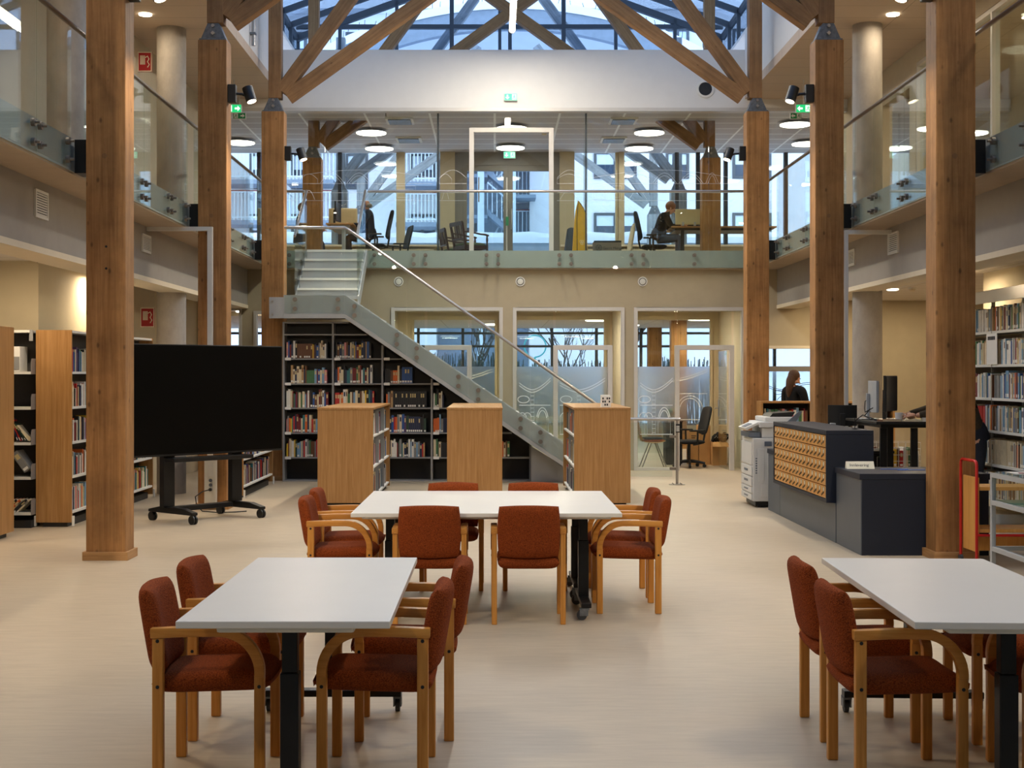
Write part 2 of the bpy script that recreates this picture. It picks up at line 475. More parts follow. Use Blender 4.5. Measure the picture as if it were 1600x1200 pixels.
# gallery floors: left, right and the deck at the end
def slab(name, x0, x1, y0, y1):
    struct(B(x0, x1, y0, y1, 3.45, Z2), name, 'soffit_beige')
slab('floor_gallery_left', -9, -3.80, -3, 23.64)
slab('floor_gallery_right', 4.43, 9, -3, 23.64)
slab('floor_deck', -9, 9, 23.64, 30.0)
struct(B(-3.80, -3.785, -3, 23.62, 3.47, Z2 + .015), 'trim_5', 'edge_green')
struct(B(4.415, 4.43, -3, 23.62, 3.47, Z2 + .015), 'trim_6', 'edge_green')
struct(B(-3.785, 4.415, 23.62, 23.64, 3.47, Z2 + .015), 'trim_7', 'edge_green')
# upper ceilings and the upstands round the roof light
struct(B(-9, -3.7, -3, 24.1, ZU, ZU + .15), 'ceiling_gallery_left', 'ceiling_panel')
struct(B(4.36, 9, -3, 24.1, ZU, ZU + .15), 'ceiling_gallery_right', 'ceiling_panel')
struct(B(-9, 9, 24.3, 30.0, ZU, ZU + .15), 'ceiling_deck', 'ceiling_tile_upper')
struct(B(-9, 9, 24.1, 24.3, 6.3, ZU + .15), 'trim_8', 'fascia_white')
struct(B(-4.3, 4.96, 24.1, 24.3, ZU + .15, 7.31), 'wall_fascia', 'fascia_white')
struct(B(-3.86, -3.7, -3, 24.1, ZU + .15, 7.6), 'wall_upstand_left', 'fascia_white')
struct(B(4.36, 4.52, -3, 24.1, ZU + .15, 7.6), 'wall_upstand_right', 'fascia_white')
struct(B(-4.4, -3.7, -3, 30, 7.6, 7.66), 'trim_9', 'fascia_white')
struct(B(4.36, 5.04, -3, 30, 7.6, 7.66), 'trim_10', 'fascia_white')
struct(B(-9, 9, 24.1, 24.3, 6.24, 6.3), 'trim_11', 'alu_frame')
# glass roof: two slopes, side lights, end gable
EL, ER, ZE, AX, ZA = -4.3, 4.94, 9.0, .32, 10.66
RY0, RY1 = -3.0, 30.0
def slope(name, xe):
    n = Vector((0, 0, .02))
    struct(MB().prism([(xe, RY0, ZE), (AX, RY0, ZA), (AX, RY1, ZA), (xe, RY1, ZE)], n), name, 'roof_glass')
slope('roof_glass_left', EL); slope('roof_glass_right', ER)
struct(B(EL - .02, EL, RY0, RY1, 7.66, ZE), 'window_clerestory_left', 'roof_glass')
struct(B(ER, ER + .02, RY0, RY1, 7.66, ZE), 'window_clerestory_right', 'roof_glass')
mb = MB()
y = RY0
while y <= RY1 + .01:
    for xe in (EL, ER):
        mb.bar((xe, y, ZE - .06), (AX, y, ZA - .06), .06, .12)
        s = 1 if xe < 0 else -1
        mb.box(xe, xe + s * .07, y - .03, y + .03, 7.66, ZE)
    y += 1.1
for xe in (EL, ER): mb.box(xe - .05, xe + .05, RY0, RY1, ZE - .1, ZE)
mb.box(AX - .06, AX + .06, RY0, RY1, ZA - .16, ZA - .02)
struct(mb, 'roof_frame', 'mullion_blue')
GY = 30.0
mb = MB()
poly = [(EL, GY, 6.6), (ER, GY, 6.6), (ER, GY, ZE), (AX, GY, ZA), (EL, GY, ZE)]
mb.prism(poly, (0, .02, 0)); struct(mb, 'window_gable', 'gable_glass')
mb = MB()
def roofz(x): return ZE + (ZA - ZE) * ((x - EL) / (AX - EL) if x < AX else (ER - x) / (ER - AX))
for x in (-3.35, -2.12, .11, 2.62, 3.9):
    mb.box(x - .035, x + .035, GY - .12, GY - .001, 6.6, roofz(x) - .05)
mb.box(.29, .37, GY - .10, GY - .001, 6.6, 9.2)
for x in (-.93, 1.49):
    mb.box(x - .045, x + .045, GY - .12, GY - .001, 6.6, roofz(x) - .05)
mb.box(EL, ER, GY - .11, GY - .002, 9.13, 9.22)
for xe in (EL, ER): mb.bar((xe, GY - .06, ZE - .08), (AX, GY - .06, ZA - .08), .12, .14)
struct(mb, 'window_gable_frame', 'mullion_blue')
# glazed end of the deck room (upper facade) and of the hall below
mb = MB()
mb.box(-9, 9, 30.0, 30.02, 4.43, ZU); struct(mb, 'window_1', 'window_glass')
mb = MB()
for x in (-6.2, -5.1, -3.35, 3.94, 4.4, 5.0, 6.3, 7.6): mb.box(x - .04, x + .04, 29.88, 29.999, 4.43, ZU)
struct(mb, 'window_1_mullion', 'mullion_dark')
mb = MB()
for x in (-2.06, 2.68): mb.box(x - .0, x + .12, 29.84, 29.999, 4.43, ZU); mb.box(x - .07, x - .0, 29.9, 29.999, 4.43, ZU)
struct(mb, 'window_1_post', 'mullion_beige')
struct(wall_holes(MB(), -9, 9, 29.86, 30.04, Z2, 4.43, [(-.86, 1.42, Z2, 4.43)]), 'trim_12', 'wall_cream')
mb = MB(); mb.box(-9, -.86, 29.7, 29.859, 4.40, 4.44); mb.box(1.42, 9, 29.7, 29.859, 4.40, 4.44); struct(mb, 'trim_13', 'beam_edge')
mb = MB()
mb.box(-9, 9, 36.0, 36.02, .35, 2.85); struct(mb, 'window_2', 'window_glass')
mb = MB()
for k in range(-7, 8): mb.box(.33 + 1.157 * k - .035, .33 + 1.157 * k + .035, 35.88, 35.999, .35, 2.85)
for z in (2.72, 2.38, .35): mb.box(-9, 9, 35.9, 35.998, z - .03, z + .03)
struct(mb, 'window_2_mullion', 'mullion_blue')
struct(B(-9, 9, 35.86, 36.05, 0, .33), 'trim_14', 'wall_cream')
# roof terrace beyond the deck room
struct(B(-9, 9, 30.05, 36.4, 3.0, 3.5), 'roof_terrace', 'snow')
# front glass of the deck room
def glass_front():
    g = thing('glass_partition', 'tall etched glass partition with a white framed door behind the deck railing', 'glass partition', (0, 24.42, Z2))
    js = [-5.1, -3.0, -2.13, -1.01, -.43, 1.02, 1.62, 1.95, 2.87, 3.78, 6.15]
    for a, b in zip(js, js[1:]):
        if a == -.43: continue
        B(a + .003, b - .003, 24.42, 24.434, Z2, 6.3).build('glass_panel', 'clear_glass', g)
    B(-.43, 1.02, 24.42, 24.434, 5.98, 6.3).build('glass_panel', 'clear_glass', g)
    fr = MB()
    fr.box(-.45, -.37, 24.38, 24.46, Z2, 6.0); fr.box(.96, 1.04, 24.38, 24.46, Z2, 6.0); fr.box(-.37, .96, 24.38, 24.46, 5.92, 6.0)
    fr.build('door_frame', 'alu_frame', g, bevel=.004)
    d = B(-.36, .95, 24.40, 24.412, Z2 + .01, 5.91).build('door_leaf', 'clear_glass', g)
    MB().tube([(-.28, 24.38, 4.7), (-.28, 24.34, 4.72), (-.28, 24.34, 5.1), (-.28, 24.38, 5.12)], .012).build('door_pull', 'brushed_steel', d, smooth=True)
    for x in (-1.01, 1.62): B(x - .02, x + .02, 24.44, 24.9, Z2, 6.3).build('glass_fin', 'green_glass', g)
    for x in (-1.0, 1.61): B(x - .012, x + .012, 24.41, 24.4195, Z2, 6.3).build('joint', 'mullion_dark', g)
    # etched skyline: outlines of arches, houses and waves
    e = MB()
    def seg(pts, r=.0042):
        for p, q in zip(pts, pts[1:]):
            e.bar((p[0], 24.4165, p[1]), (q[0], 24.4165, q[1]), .002, r)
    def hump(x0, x1, z, h, n=14): seg([(x0 + (x1 - x0) * i / n, z + h * math.sin(PI * i / n)) for i in range(n + 1)])
    def rect(x0, x1, z0, z1): seg([(x0, z0), (x1, z0), (x1, z1), (x0, z1), (x0, z0)])
    rr = random.Random(3)
    for (xa, xb) in ((-3.7, -1.1), (-.98, -.5), (1.1, 1.55), (1.7, 4.2)):
        for z in (4.72, 4.86, 5.02): seg([(xa, z), (xb, z)])
        x = xa
        while x < xb - .3:
            w = rr.choice((.22, .3, .42)); w = min(w, xb - x)
            k = rr.randrange(4)
            if k == 0: hump(x, x + w, 5.03, .18); hump(x + .04, x + w - .04, 5.03, .13)
            elif k == 1: rect(x + .03, x + w - .03, 4.74, 4.98); rect(x + .07, x + w - .07, 4.78, 4.92)
            elif k == 2: rect(x + .05, x + w / 2, 4.86, 5.2); rect(x + .07, x + w / 2 - .02, 4.9, 5.0)
            else: hump(x, x + w, 5.1, .09); seg([(x, 5.02), (x, 5.1)]); seg([(x + w, 5.02), (x + w, 5.1)]); hump(x + .05, x + w - .05, 4.74, .16)
            x += w + .05
        hump(xa, xb, 5.12, .14, 24)
    e.build('etching', 'etch_white', g)
glass_front()
# office fronts (ground floor)
def office_front(i, x0, x1, door, frost, lab):
    g = thing('office_glazing', lab, 'glass wall', ((x0 + x1) / 2, 23.8, 0), 'glazed office fronts')
    f = MB()
    f.box(x0, x0 + .06, 23.72, 23.86, 0, 2.8); f.box(x1 - .06, x1, 23.72, 23.86, 0, 2.8); f.box(x0 + .06, x1 - .06, 23.72, 23.86, 2.74, 2.8)
    f.box(x0 + .06, door[0] if door else x1 - .06, 23.72, 23.86, 0, .05)
    f.build('frame', 'alu_frame', g, bevel=.004)
    xs = [x0 + .06] + ([door[0], door[1]] if door else []) + [x1 - .06]
    if door:
        d = MB(); d.box(door[0] - .045, door[0] + .035, 23.74, 23.84, 0, 2.15); d.box(door[1] - .035, door[1] + .045, 23.74, 23.84, 0, 2.15); d.box(door[0] + .035, door[1] - .035, 23.74, 23.84, 2.07, 2.15)
        d.build('door_frame', 'alu_frame', g, bevel=.004)
        B(door[0] + .0, door[1] - .0, 23.785, 23.797, 2.15, 2.74).build('transom_pane', 'clear_glass', g)
        B(xs[0], door[0] - .045, 23.785, 23.797, .05, 2.74).build('side_pane', 'clear_glass', g)
        if x1 - .06 - door[1] > .1: B(door[1] + .045, x1 - .06, 23.785, 23.797, .05, 2.74).build('side_pane', 'clear_glass', g)
        if frost:
            fl = B(xs[0], door[0] - .045, 23.781, 23.784, .3, 1.78).build('privacy_film', 'frost_film', g)
            fl.location.z += 0
    return g
go = office_front(0, *OFF[0], (-1.16, -.44), True, 'glazed office front behind the sloping stair, first in the end wall')
gb = office_front(1, *OFF[1], (1.05, 1.98), True, 'glazed office front with closed door, between the stair and the open office')
gc = office_front(2, *OFF[2], (3.14, 4.07), True, 'glazed office front with its glass door standing open beside the white copier')
def art(mb, x0, x1, y, z0, s=1.):
    def seg(pts, r=.014):
        for p, q in zip(pts, pts[1:]): mb.bar((p[0], y, p[1]), (q[0], y, q[1]), .002, r)
    def arc(cx, cz, rx, rz, a0=0, a1=PI, n=16): seg([(cx + rx * math.cos(a0 + (a1 - a0) * i / n), cz + rz * math.sin(a0 + (a1 - a0) * i / n)) for i in range(n + 1)])
    w = x1 - x0; cx = x0 + w * .42
    seg([(cx - .03, z0), (cx - .03, z0 + .78)], .01); seg([(cx + .03, z0), (cx + .03, z0 + .78)], .01)
    for k in range(10): seg([(cx - .03, z0 + .07 * k + .03), (cx + .03, z0 + .07 * k + .03)], .008)
    seg([(x0, z0), (x1, z0)]); seg([(x0, z0 + .5), (x1, z0 + .5)])
    for k in (0, 1):
        ax = x0 + w * (.1 + .16 * k); arc(ax, z0 + .28, .07, .09); seg([(ax - .07, z0), (ax - .07, z0 + .28)]); seg([(ax + .07, z0), (ax + .07, z0 + .28)])
    ax = x0 + w * .74; arc(ax, z0 + .2, w * .19, .26); arc(ax, z0 + .2, w * .15, .21); seg([(ax - w * .19, z0), (ax - w * .19, z0 + .2)]); seg([(ax + w * .19, z0), (ax + w * .19, z0 + .2)])
    n = 20
    for dz in (0, .045): seg([(x0 + w * i / n, z0 + .72 + dz + .16 * (abs(i / n - .42) * 2) ** 1.6) for i in range(n + 1)])
    arc(x0 + w * .14, z0 + .6, .1, .06, 0, 2 * PI)
for g, xa, xb in ((gb, .42, .96), (gc, 2.5, 3.06), (go, -1.7, -1.24)):
    m = MB(); art(m, xa, xb, 23.777, .62); m.build('etching', 'etch_white', g)
# closed door leaf of the middle office, open leaf of the last one
d = B(1.09, 1.94, 23.785, 23.797, .01, 2.06).build('door_leaf', 'clear_glass', gb)
B(1.09, 1.94, 23.781, 23.784, .3, 1.78).build('privacy_film', 'frost_film', d)
m = MB(); art(m, 1.12, 1.9, 23.777, .62); m.build('etching', 'etch_white', d)
def lever(mb, x, y, z, s):
    mb.cyl((x, y, z), (x, y + s * .05, z), .012); mb.bar((x, y + s * .05, z), (x - .12, y + s * .05, z), .016, .016); mb.box(x - .02, x + .02, y - .001, y + s * .008, z - .09, z + .05)
m = MB(); lever(m, 1.88, 23.784, 1.05, -1); m.build('door_handle', 'brushed_steel', d, bevel=.002)
d = B(4.0, 4.012, 23.87, 24.72, .01, 2.06).build('door_leaf', 'green_glass', gc)
m = MB(); m.box(3.985, 3.999, 24.6, 24.68, .9, 1.2); m.bar((3.93, 24.64, 1.05), (3.93, 24.48, 1.05), .016, .016); m.cyl((3.999, 24.64, 1.05), (3.93, 24.64, 1.05), .011); m.build('door_handle', 'brushed_steel', d)
# film and drawings on the windows at the back of the offices
for i, (a, b) in enumerate(((-1.6, .05), (.38, 2.15), (2.7, 4.19))):
    g = thing('back_window', ['back window of the office behind the sloping stair, frosted in its lower half', 'back window of the middle office, frosted and drawn with arches', 'back window of the open office, frosted and drawn with arches'][i], 'window', ((a + b) / 2, 26.6, 0), 'office back windows')
    f = MB(); f.box(a, a + .05, 26.57, 26.66, 0, 2.78); f.box(b - .05, b, 26.57, 26.66, 0, 2.78); f.box(a + .05, b - .05, 26.57, 26.66, 2.7, 2.78)
    f.build('frame', 'mullion_beige', g)
    B(a + .05, b - .05, 26.61, 26.622, 0, 2.7).build('pane', 'clear_glass', g)
    B(a + .05, b - .05, 26.606, 26.609, .5, 1.80).build('privacy_film', 'frost_film_back', g)
    m = MB(); art(m, a + .1, b - .1, 26.602, .78); m.build('etching', 'etch_white', g)
# window in the end wall on the service side
g = thing('frosted_window', 'wide window behind the standing woman, frosted below its dark transom', 'window', (5.3, 23.8, .95))
f = MB(); f.box(4.66, 5.94, 23.70, 23.749, 2.09, 2.14); f.box(4.66, 4.70, 23.70, 23.749, .95, 2.09); f.box(5.9, 5.94, 23.70, 23.749, .95, 2.09); f.build('frame', 'beam_edge', g)
B(4.7, 5.9, 23.73, 23.78, 1.70, 1.79).build('transom', 'door_taupe', g)
B(4.7, 5.9, 23.80, 23.812, .95, 2.09).build('pane', 'clear_glass', g)
B(4.7, 5.9, 23.795, 23.798, .95, 1.70).build('privacy_film', 'frost_film_back', g)
m = MB()
def seg(pts, r=.01):
    for p, q in zip(pts, pts[1:]): m.bar((p[0], 23.79, p[1]), (q[0], 23.79, q[1]), .002, r)
seg([(4.72 + .05 * i, 1.42 - .06 * math.sin(i * .35)) for i in range(23)]); seg([(4.72 + .05 * i, 1.45 - .06 * math.sin(i * .35)) for i in range(23)])
seg([(4.88 + .08 * math.cos(t * .4), 1.34 + .035 * math.sin(t * .4)) for t in range(17)]); seg([(5.0 + .16 * math.cos(t * PI / 12), 1.13 + .16 * math.sin(t * PI / 12)) for t in range(13)])
m.build('etching', 'grille_dark', g)
for nm, (a, b, zt) in (('window_3', (-5.08, -4.34, 2.8)), ('window_4', (-4.14, -3.9, 2.74))):
    struct(wall_holes(MB(), a, b, 23.72, 23.88, 0, zt, [(a + .05, b - .05, 0, zt - .05)]), nm, 'alu_frame')
# exit door in the upper facade
g = thing('escape_door', 'taupe framed double exit door with panic bar in the upper facade', 'door', (.28, 29.95, Z2))
f = MB(); f.box(-.86, -.70, 29.86, 30.03, Z2, ZU); f.box(1.28, 1.42, 29.86, 30.03, Z2, ZU); f.box(-.70, 1.28, 29.86, 30.03, 6.17, ZU); f.build('frame', 'door_taupe', g)
for a, b in ((-.70, .29), (.29, 1.28)):
    lf = MB(); lf.box(a, a + .1, 29.88, 29.98, Z2 + .02, 6.17); lf.box(b - .1, b, 29.88, 29.98, Z2 + .02, 6.17); lf.box(a + .1, b - .1, 29.88, 29.98, Z2 + .02, Z2 + .42); lf.box(a + .1, b - .1, 29.88, 29.98, 6.05, 6.17)
    lo = lf.build('door_leaf', 'door_taupe', g, bevel=.004); B(a + .1, b - .1, 29.92, 29.94, Z2 + .42, 6.05).build('pane', 'window_glass', lo)
MB().cyl((.26, 29.84, Z2 + .1), (.26, 29.84, 5.9), .018).build('bolt_rod', 'alu_frame', g)
MB().tube([(.36, 29.87, 5.22), (.36, 29.8, 5.22), (.36, 29.8, 4.98 - .18), (.36, 29.87, 4.8)], .016).build('pull_handle', 'brushed_steel', g, smooth=True)
m = MB(); m.box(.24, .30, 29.80, 29.838, 4.86, 5.05); m.build('lock_case', 'exit_board', g)
for x in (-1.02, 1.56):   # oak and grey casing beside the exit door
    struct(B(x - .16, x + .16, 29.8, 29.998, Z2, ZU), 'trim_%d' % (20 if x < 0 else 21), 'mullion_beige')
# radiators under the sill
for i, (a, b) in enumerate(((-3.2, -1.3), (2.0, 3.9))):
    g = thing('radiator', ['cream panel radiator under the upper window behind the seated man', 'cream panel radiator under the upper window behind the cardboard crate'][i], 'radiator', ((a + b) / 2, 29.78, Z2 + .12))
    B(a, b, 29.74, 29.82, Z2 + .12, Z2 + .6).build('panel', 'radiator_cream', g, bevel=.01)
    m = MB()
    for k in range(int((b - a) / .05)): m.box(a + .02 + k * .05, a + .04 + k * .05, 29.745, 29.815, Z2 + .595, Z2 + .604)
    m.build('grille', 'grille_dark', g)
    for x in (a + .2, b - .2): B(x - .02, x + .02, 29.75, 29.81, Z2, Z2 + .119).build('foot', 'radiator_cream', g)
# glazed partition along the upper right wall
g = thing('gallery_partition', 'aluminium framed glass partition along the wall of the upper gallery', 'glass partition', (6.2, 14.1, Z2))
y = 8.0
fr = MB()
while y < 20.21: fr.box(6.16, 6.26, y - .03, y + .03, Z2, 6.2); y += 1.525
for z in (Z2 + .03, 6.17): fr.box(6.161, 6.259, 8.03, 20.17, z - .03, z + .03)
fr.build('frame', 'alu_frame', g)
B(6.2, 6.21, 8.0, 20.2, Z2 + .06, 6.14).build('pane', 'green_glass', g)
# ---------------------------------------------------------------- timber frames
FR = [7.65, 12.27, 16.90, 21.50, 26.10, 30.70, 35.30]     # front faces of the frames
CW, CD = .352, .30
def mirror(x): return .64 - x
COLW = ['just inside the entrance end', 'nearest the reading tables', 'second along the row', 'at the foot of the deck']
side_n = {-1: 'left-hand', 1: 'right-hand'}
COL_LAB = {
    (1, -1): 'large timber column on a low plinth, partly hiding the black screen', (1, 1): 'large timber column beside the red book trolley',
    (2, -1): 'timber column behind the black screen with a white cable duct on it', (2, 1): 'timber column rising behind the navy counter and its monitors',
    (3, -1): 'timber column holding the grey plate of the stair landing', (3, 1): 'timber column behind the white copier, beside the open office',
    (0, -1): 'timber column nearest the entrance, on the bookcase side', (0, 1): 'timber column nearest the entrance, on the display case side',
    (4, -1): 'timber column in the deck room beside the seated bald man', (4, 1): 'timber column in the deck room beside the cream desk screen',
    (5, -1): 'weathered column outside the deck room, on the seated man side', (5, 1): 'weathered column outside the deck room, on the desk screen side',
    (6, -1): 'weathered column at the far edge of the terrace, balcony side', (6, 1): 'weathered column at the far edge of the terrace, bare tree side'}
def column(i, s, z0, z1, mat, plinth=True):
    x0 = -3.63 if s < 0 else 3.918; x1 = x0 + CW; y0 = FR[i]; y1 = y0 + CD
    cx = (x0 + x1) / 2
    g = tag(thing('timber_column', COL_LAB[i, s], 'column', (cx, y0 + CD / 2, z0), 'timber columns of the hall'), kind='thing')
    B(x0, x1, y0, y1, z0 + (.001 if plinth else 0), z1).build('shaft', mat, g, bevel=.012)
    if plinth:
        p = MB(); t = .025; h = .075
        p.box(x0 - t, x1 + t, y0 - t, y0 - .001, z0, z0 + h); p.box(x0 - t, x1 + t, y1 + .001, y1 + t, z0, z0 + h)
        p.box(x0 - t, x0 - .001, y0 - .001, y1 + .001, z0, z0 + h); p.box(x1 + .001, x1 + t, y0 - .001, y1 + .001, z0, z0 + h)
        p.build('plinth', 'plinth_oak', g, bevel=.003)
    if plinth:
        pg = MB().cyl((cx - .01, y0 - .0015, 3.59), (cx - .01, y0 + .01, 3.59), .024, 20).build('plug', 'truss_wood', g)
        if i == 1 and s < 0:
            for z in (2.785, 2.59): MB().cyl((cx + .005, y0 - .001, z), (cx + .005, y0 + .012, z), .011, 14).build('bolt_hole', 'ink', g)
    yc = y0 + CD / 2
    b = MB(); b.box(x0 + .01, x1 - .01, y0 + .02, y1 - .02, z1, z1 + .02)
    b.prism([(cx - .155, yc - .09, z1 + .02), (cx + .155, yc - .09, z1 + .02), (cx + .055, yc - .09, z1 + .25), (cx - .055, yc - .09, z1 + .25)], (0, .18, 0))
    br = b.build('bracket', 'galvanised', g, bevel=.006)
    for z, r in ((.18, .022), (.09, .026)):
        MB().cyl((cx, yc - .089, z1 + z), (cx, yc - .12, z1 + z), r, 6 if z > .1 else 4).build('bolt', 'brushed_steel', br)
    return g
def truss(i, mat, lab):
    y = FR[i] + CD / 2
    g = tag(thing('roof_truss', lab, 'truss', (.32, y, 6.0), 'timber roof trusses'), kind='thing')
    for s in (0, 1):
        f = (lambda x: x) if s == 0 else mirror
        top = 8.9
        strut('post', (f(-3.43), y, 5.96), (f(-3.43), y, roofz(-3.43) - .16), .2, .2, mat, g)
        strut('steep_strut', (f(-3.335), y, 6.07), (f(-.42), y, 6.07 + 1.41 * 2.915 - .12), .2, .196, mat, g)
        strut('long_strut', (f(-3.24), y, 5.985), (f(2.0 if i < 5 else .62), y, 5.985 + .715 * (5.24 if i < 5 else 3.86)), .2, .19 + .004 * s, mat, g)
    return g
for i in range(4):
    for s in (-1, 1): column(i, s, 0, 5.745, 'column_wood')
for s in (-1, 1): column(4, s, Z2, 5.745, 'column_wood', False)
for i in (5, 6):
    for s in (-1, 1): column(i, s, 3.5, 5.745, 'weathered_wood', False)
for i, lab in ((0, 'roof truss nearest the entrance, over the reading tables'), (1, 'second roof truss from the entrance'), (2, 'roof truss over the black screen and counter'), (3, 'roof truss in front of the white fascia'),
               (4, 'roof truss rising behind the white fascia'), (5, 'weathered truss outside, seen through the gable glass'), (6, 'weathered truss farthest outside, beyond the gable glass')):
    truss(i, 'truss_wood' if i < 5 else 'weathered_wood', lab)
for i in (5, 6):      # the posts of the hall under the terrace
    for s in (-1, 1):
        x0 = -3.63 if s < 0 else 3.918
        g = tag(thing('hall_post', 'timber post in the lower hall, %s, seen through the offices' % (('nearer one' if i == 5 else 'farther one') + (' on the stair side' if s < 0 else ' behind the office chair')), 'post', (x0 + CW / 2, FR[i] + .15, 0), 'posts of the lower hall'), kind='thing')
        B(x0, x0 + CW, FR[i], FR[i] + CD, .07, 2.85).build('shaft', 'column_wood', g, bevel=.012)
        B(x0 - .02, x0 + CW + .02, FR[i] - .02, FR[i] + CD + .02, 0, .07).build('plinth', 'plinth_oak', g)
# spotlights on the columns
def spot(i, s, lab):
    x = -3.278 if s < 0 else 3.918; d = -s; y = FR[i] + .1; z = 5.1
    g = thing('spotlight', lab, 'spotlight', (x, y, z), 'black spotlights on the columns')
    B(x, x + d * .10, y - .05, y + .05, z - .11, z + .11).build('driver_box', 'black_plastic', g, bevel=.008)
    MB().tube([(x + d * .10, y, z), (x + d * .17, y, z - .005), (x + d * .21, y, z - .02)], .016).build('arm', 'black_plastic', g, smooth=True)
    a = Vector((x + d * .235, y, z + .075)); b = Vector((x + d * .235 + d * .06, y - .03, z - .10))
    m = MB(); m.cyl(a, b, .066, 20); h = m.build('lamp_head', 'black_plastic', g, smooth=True)
    dd = (b - a).normalized()
    MB().cyl(b, b + dd * .004, .055, 20).build('lens', 'lamp_warm', h)
    return b, dd
SPOTS = []
for i, t in enumerate(('nearest the entrance', 'by the reading tables', 'above the screen and counter', 'by the deck')):
    for s in (-1, 1):
        SPOTS.append(spot(i, s, 'black spotlight on the column %s, %s' % (t, 'bookcase side' if s < 0 else 'counter side')))
# concrete columns
for x, y, z0, z1, lab in ((-4.49, 19.2, 0, ZU, 'round concrete column rising through the gallery behind the black screen'), (5.12, 19.0, 0, ZU, 'round concrete column rising behind the staff desk'),
                          (-4.49, 14.5, Z2, ZU, 'round concrete column on the gallery over the bookcases')):
    g = tag(thing('concrete_column', lab, 'column', (x, y, z0), 'round concrete columns'), kind='thing')
    MB().lathe([(.2, z0), (.2, z0 + 1.2)], (x, y, 0), 40).build('lower_lift', 'concrete', g, smooth=True)
    MB().lathe([(.2, z0 + 1.201), (.2, z1)], (x, y, 0), 40).build('upper_lift', 'concrete', g, smooth=True)

# ---------------------------------------------------------------- railings
def clamp_mesh(axis, s):
    m = MB(); a = {'x': Vector((s, 0, 0)), 'y': Vector((0, s, 0))}[axis]
    m.cyl(a * -.02, a * .012, .034, 16); m.cyl(a * .012, a * .05, .012, 10)
    return m
def gallery_rail(side, lab):
    x = GL if side < 0 else GR; d = 1 if side < 0 else -1
    g = thing('gallery_railing', lab, 'railing', (x, 12, 3.47), 'gallery railings')
    MB().tube([(x, -2.5, 4.75), (x, 23.5, 4.75)], .022, 14).build('handrail', 'rail_steel', g, smooth=True)
    segs = [(4.2, 5.35), (5.36, 6.5), (6.51, 7.6), (8.0, 9.0), (9.01, 10.15), (10.16, 11.31), (11.32, 12.22), (12.64, 13.6), (13.61, 14.78), (14.79, 15.96), (15.97, 16.86),
            (17.24, 18.35), (18.36, 19.5), (19.51, 20.66), (20.67, 21.46), (21.86, 22.7), (22.71, 23.5)]
    for a, b in segs:
        p = B(x - .006, x + .006, a, b, 3.47, 4.735).build('glass_panel', 'green_glass', g)
        for y in (a + .08, b - .08):
            for z in (3.54, 3.70):
                o = clamp_mesh('x', d); o.xf(Matrix.Translation((x + d * .008, y, z))); o.build('glass_clamp', 'clamp_steel', p, smooth=True)
    for i in range(4):
        y = FR[i] + .15
        B(x + d * .01, x + d * (.12 if side < 0 else .11), y - .12, y + .12, 3.44, 3.74).build('column_bracket', 'black_metal', g, bevel=.004)
    return g
gallery_rail(-1, 'glass railing with dark handrail along the gallery over the bookcases')
gallery_rail(1, 'glass railing with dark handrail along the gallery over the counter')
g = thing('deck_railing', 'frameless glass railing with steel handrail across the end deck', 'railing', (1, 23.56, 3.46))
MB().tube([(-2.16, 23.55, 4.77), (4.3, 23.55, 4.77)], .022, 14).build('handrail', 'brushed_steel', g, smooth=True)
MB().tube([(-3.6, 23.55, 4.77), (-3.24, 23.55, 4.77)], .022, 14).build('handrail', 'brushed_steel', g, smooth=True)
js = [-2.15, -1.28, -.04, 1.2, 2.43, 4.3]
for a, b in list(zip(js, js[1:])) + [(-3.6, -3.26)]:
    p = B(a + .003, b - .003, 23.545, 23.557, 3.46, 4.755).build('glass_panel', 'green_glass', g)
    for x in (a + .1, b - .1) if b < 4 or a < 2.4 else (a + .1, 3.4):
        for z in (3.53, 3.68):
            o = clamp_mesh('y', -1); o.xf(Matrix.Translation((x, 23.537, z))); o.build('glass_clamp', 'clamp_steel', p, smooth=True)

# ---------------------------------------------------------------- staircase
SL = .679
def sz(x, z=2.853): return z - SL * (x + 2.27)
g = thing('staircase', 'grey steel staircase with glass balustrade rising past a bookcase to the deck', 'staircase', (0, 21.5, 0))
YF = 20.95
def stringer(y0, y1, lo, hi, name, mat, par=g):
    xe_hi = -2.27 + hi / SL; xe_lo = -2.27 + lo / SL
    pts = [(-3.2, y0, hi), (-2.27, y0, hi), (xe_hi, y0, 0), (xe_lo, y0, 0), (-2.27, y0, lo), (-3.2, y0, lo)]
    return MB().prism(pts, (0, y1 - y0, 0)).build(name, mat, par, bevel=.003)
stringer(YF, YF + .02, 2.571, 2.853, 'stringer', 'stair_grey')
stringer(YF - .03, YF + .10, 2.50, 2.569, 'stringer_flange', 'stair_grey')
stringer(22.06, 22.08, 2.53, 2.853, 'stringer', 'stair_grey')
for k in range(15):
    zt = 2.853 - .1783 * (k + 1); xs = -2.27 + .2626 * k
    m = MB(); m.box(xs, xs + .28, YF + .021, 22.059, zt - .04, zt); m.box(xs, xs + .012, YF + .021, 22.059, zt, zt + .138)
    m.build('tread', 'stair_grey', g)
B(-3.2, -2.272, YF + .021, 22.059, 2.74, 2.853).build('landing', 'stair_grey', g)
for k in range(4):
    zt = 2.853 + .18 * (k + 1); y = 22.1 + .29 * k
    m = MB(); m.box(-3.16, -2.2, y, y + .31, zt - .035, zt); m.build('tread', 'shelf_white', g)
    m = MB(); m.box(-3.16, -2.2, y + .025, y + .04, zt - .18, zt - .036); m.build('riser', 'stair_grey', g)
m = MB(); m.box(-3.16, -2.2, 23.27, 23.285, 3.575, 3.71); m.build('riser', 'stair_grey', g)
B(-3.16, -2.2, 23.26, 23.615, 3.711, 3.75).build('tread', 'shelf_white', g)
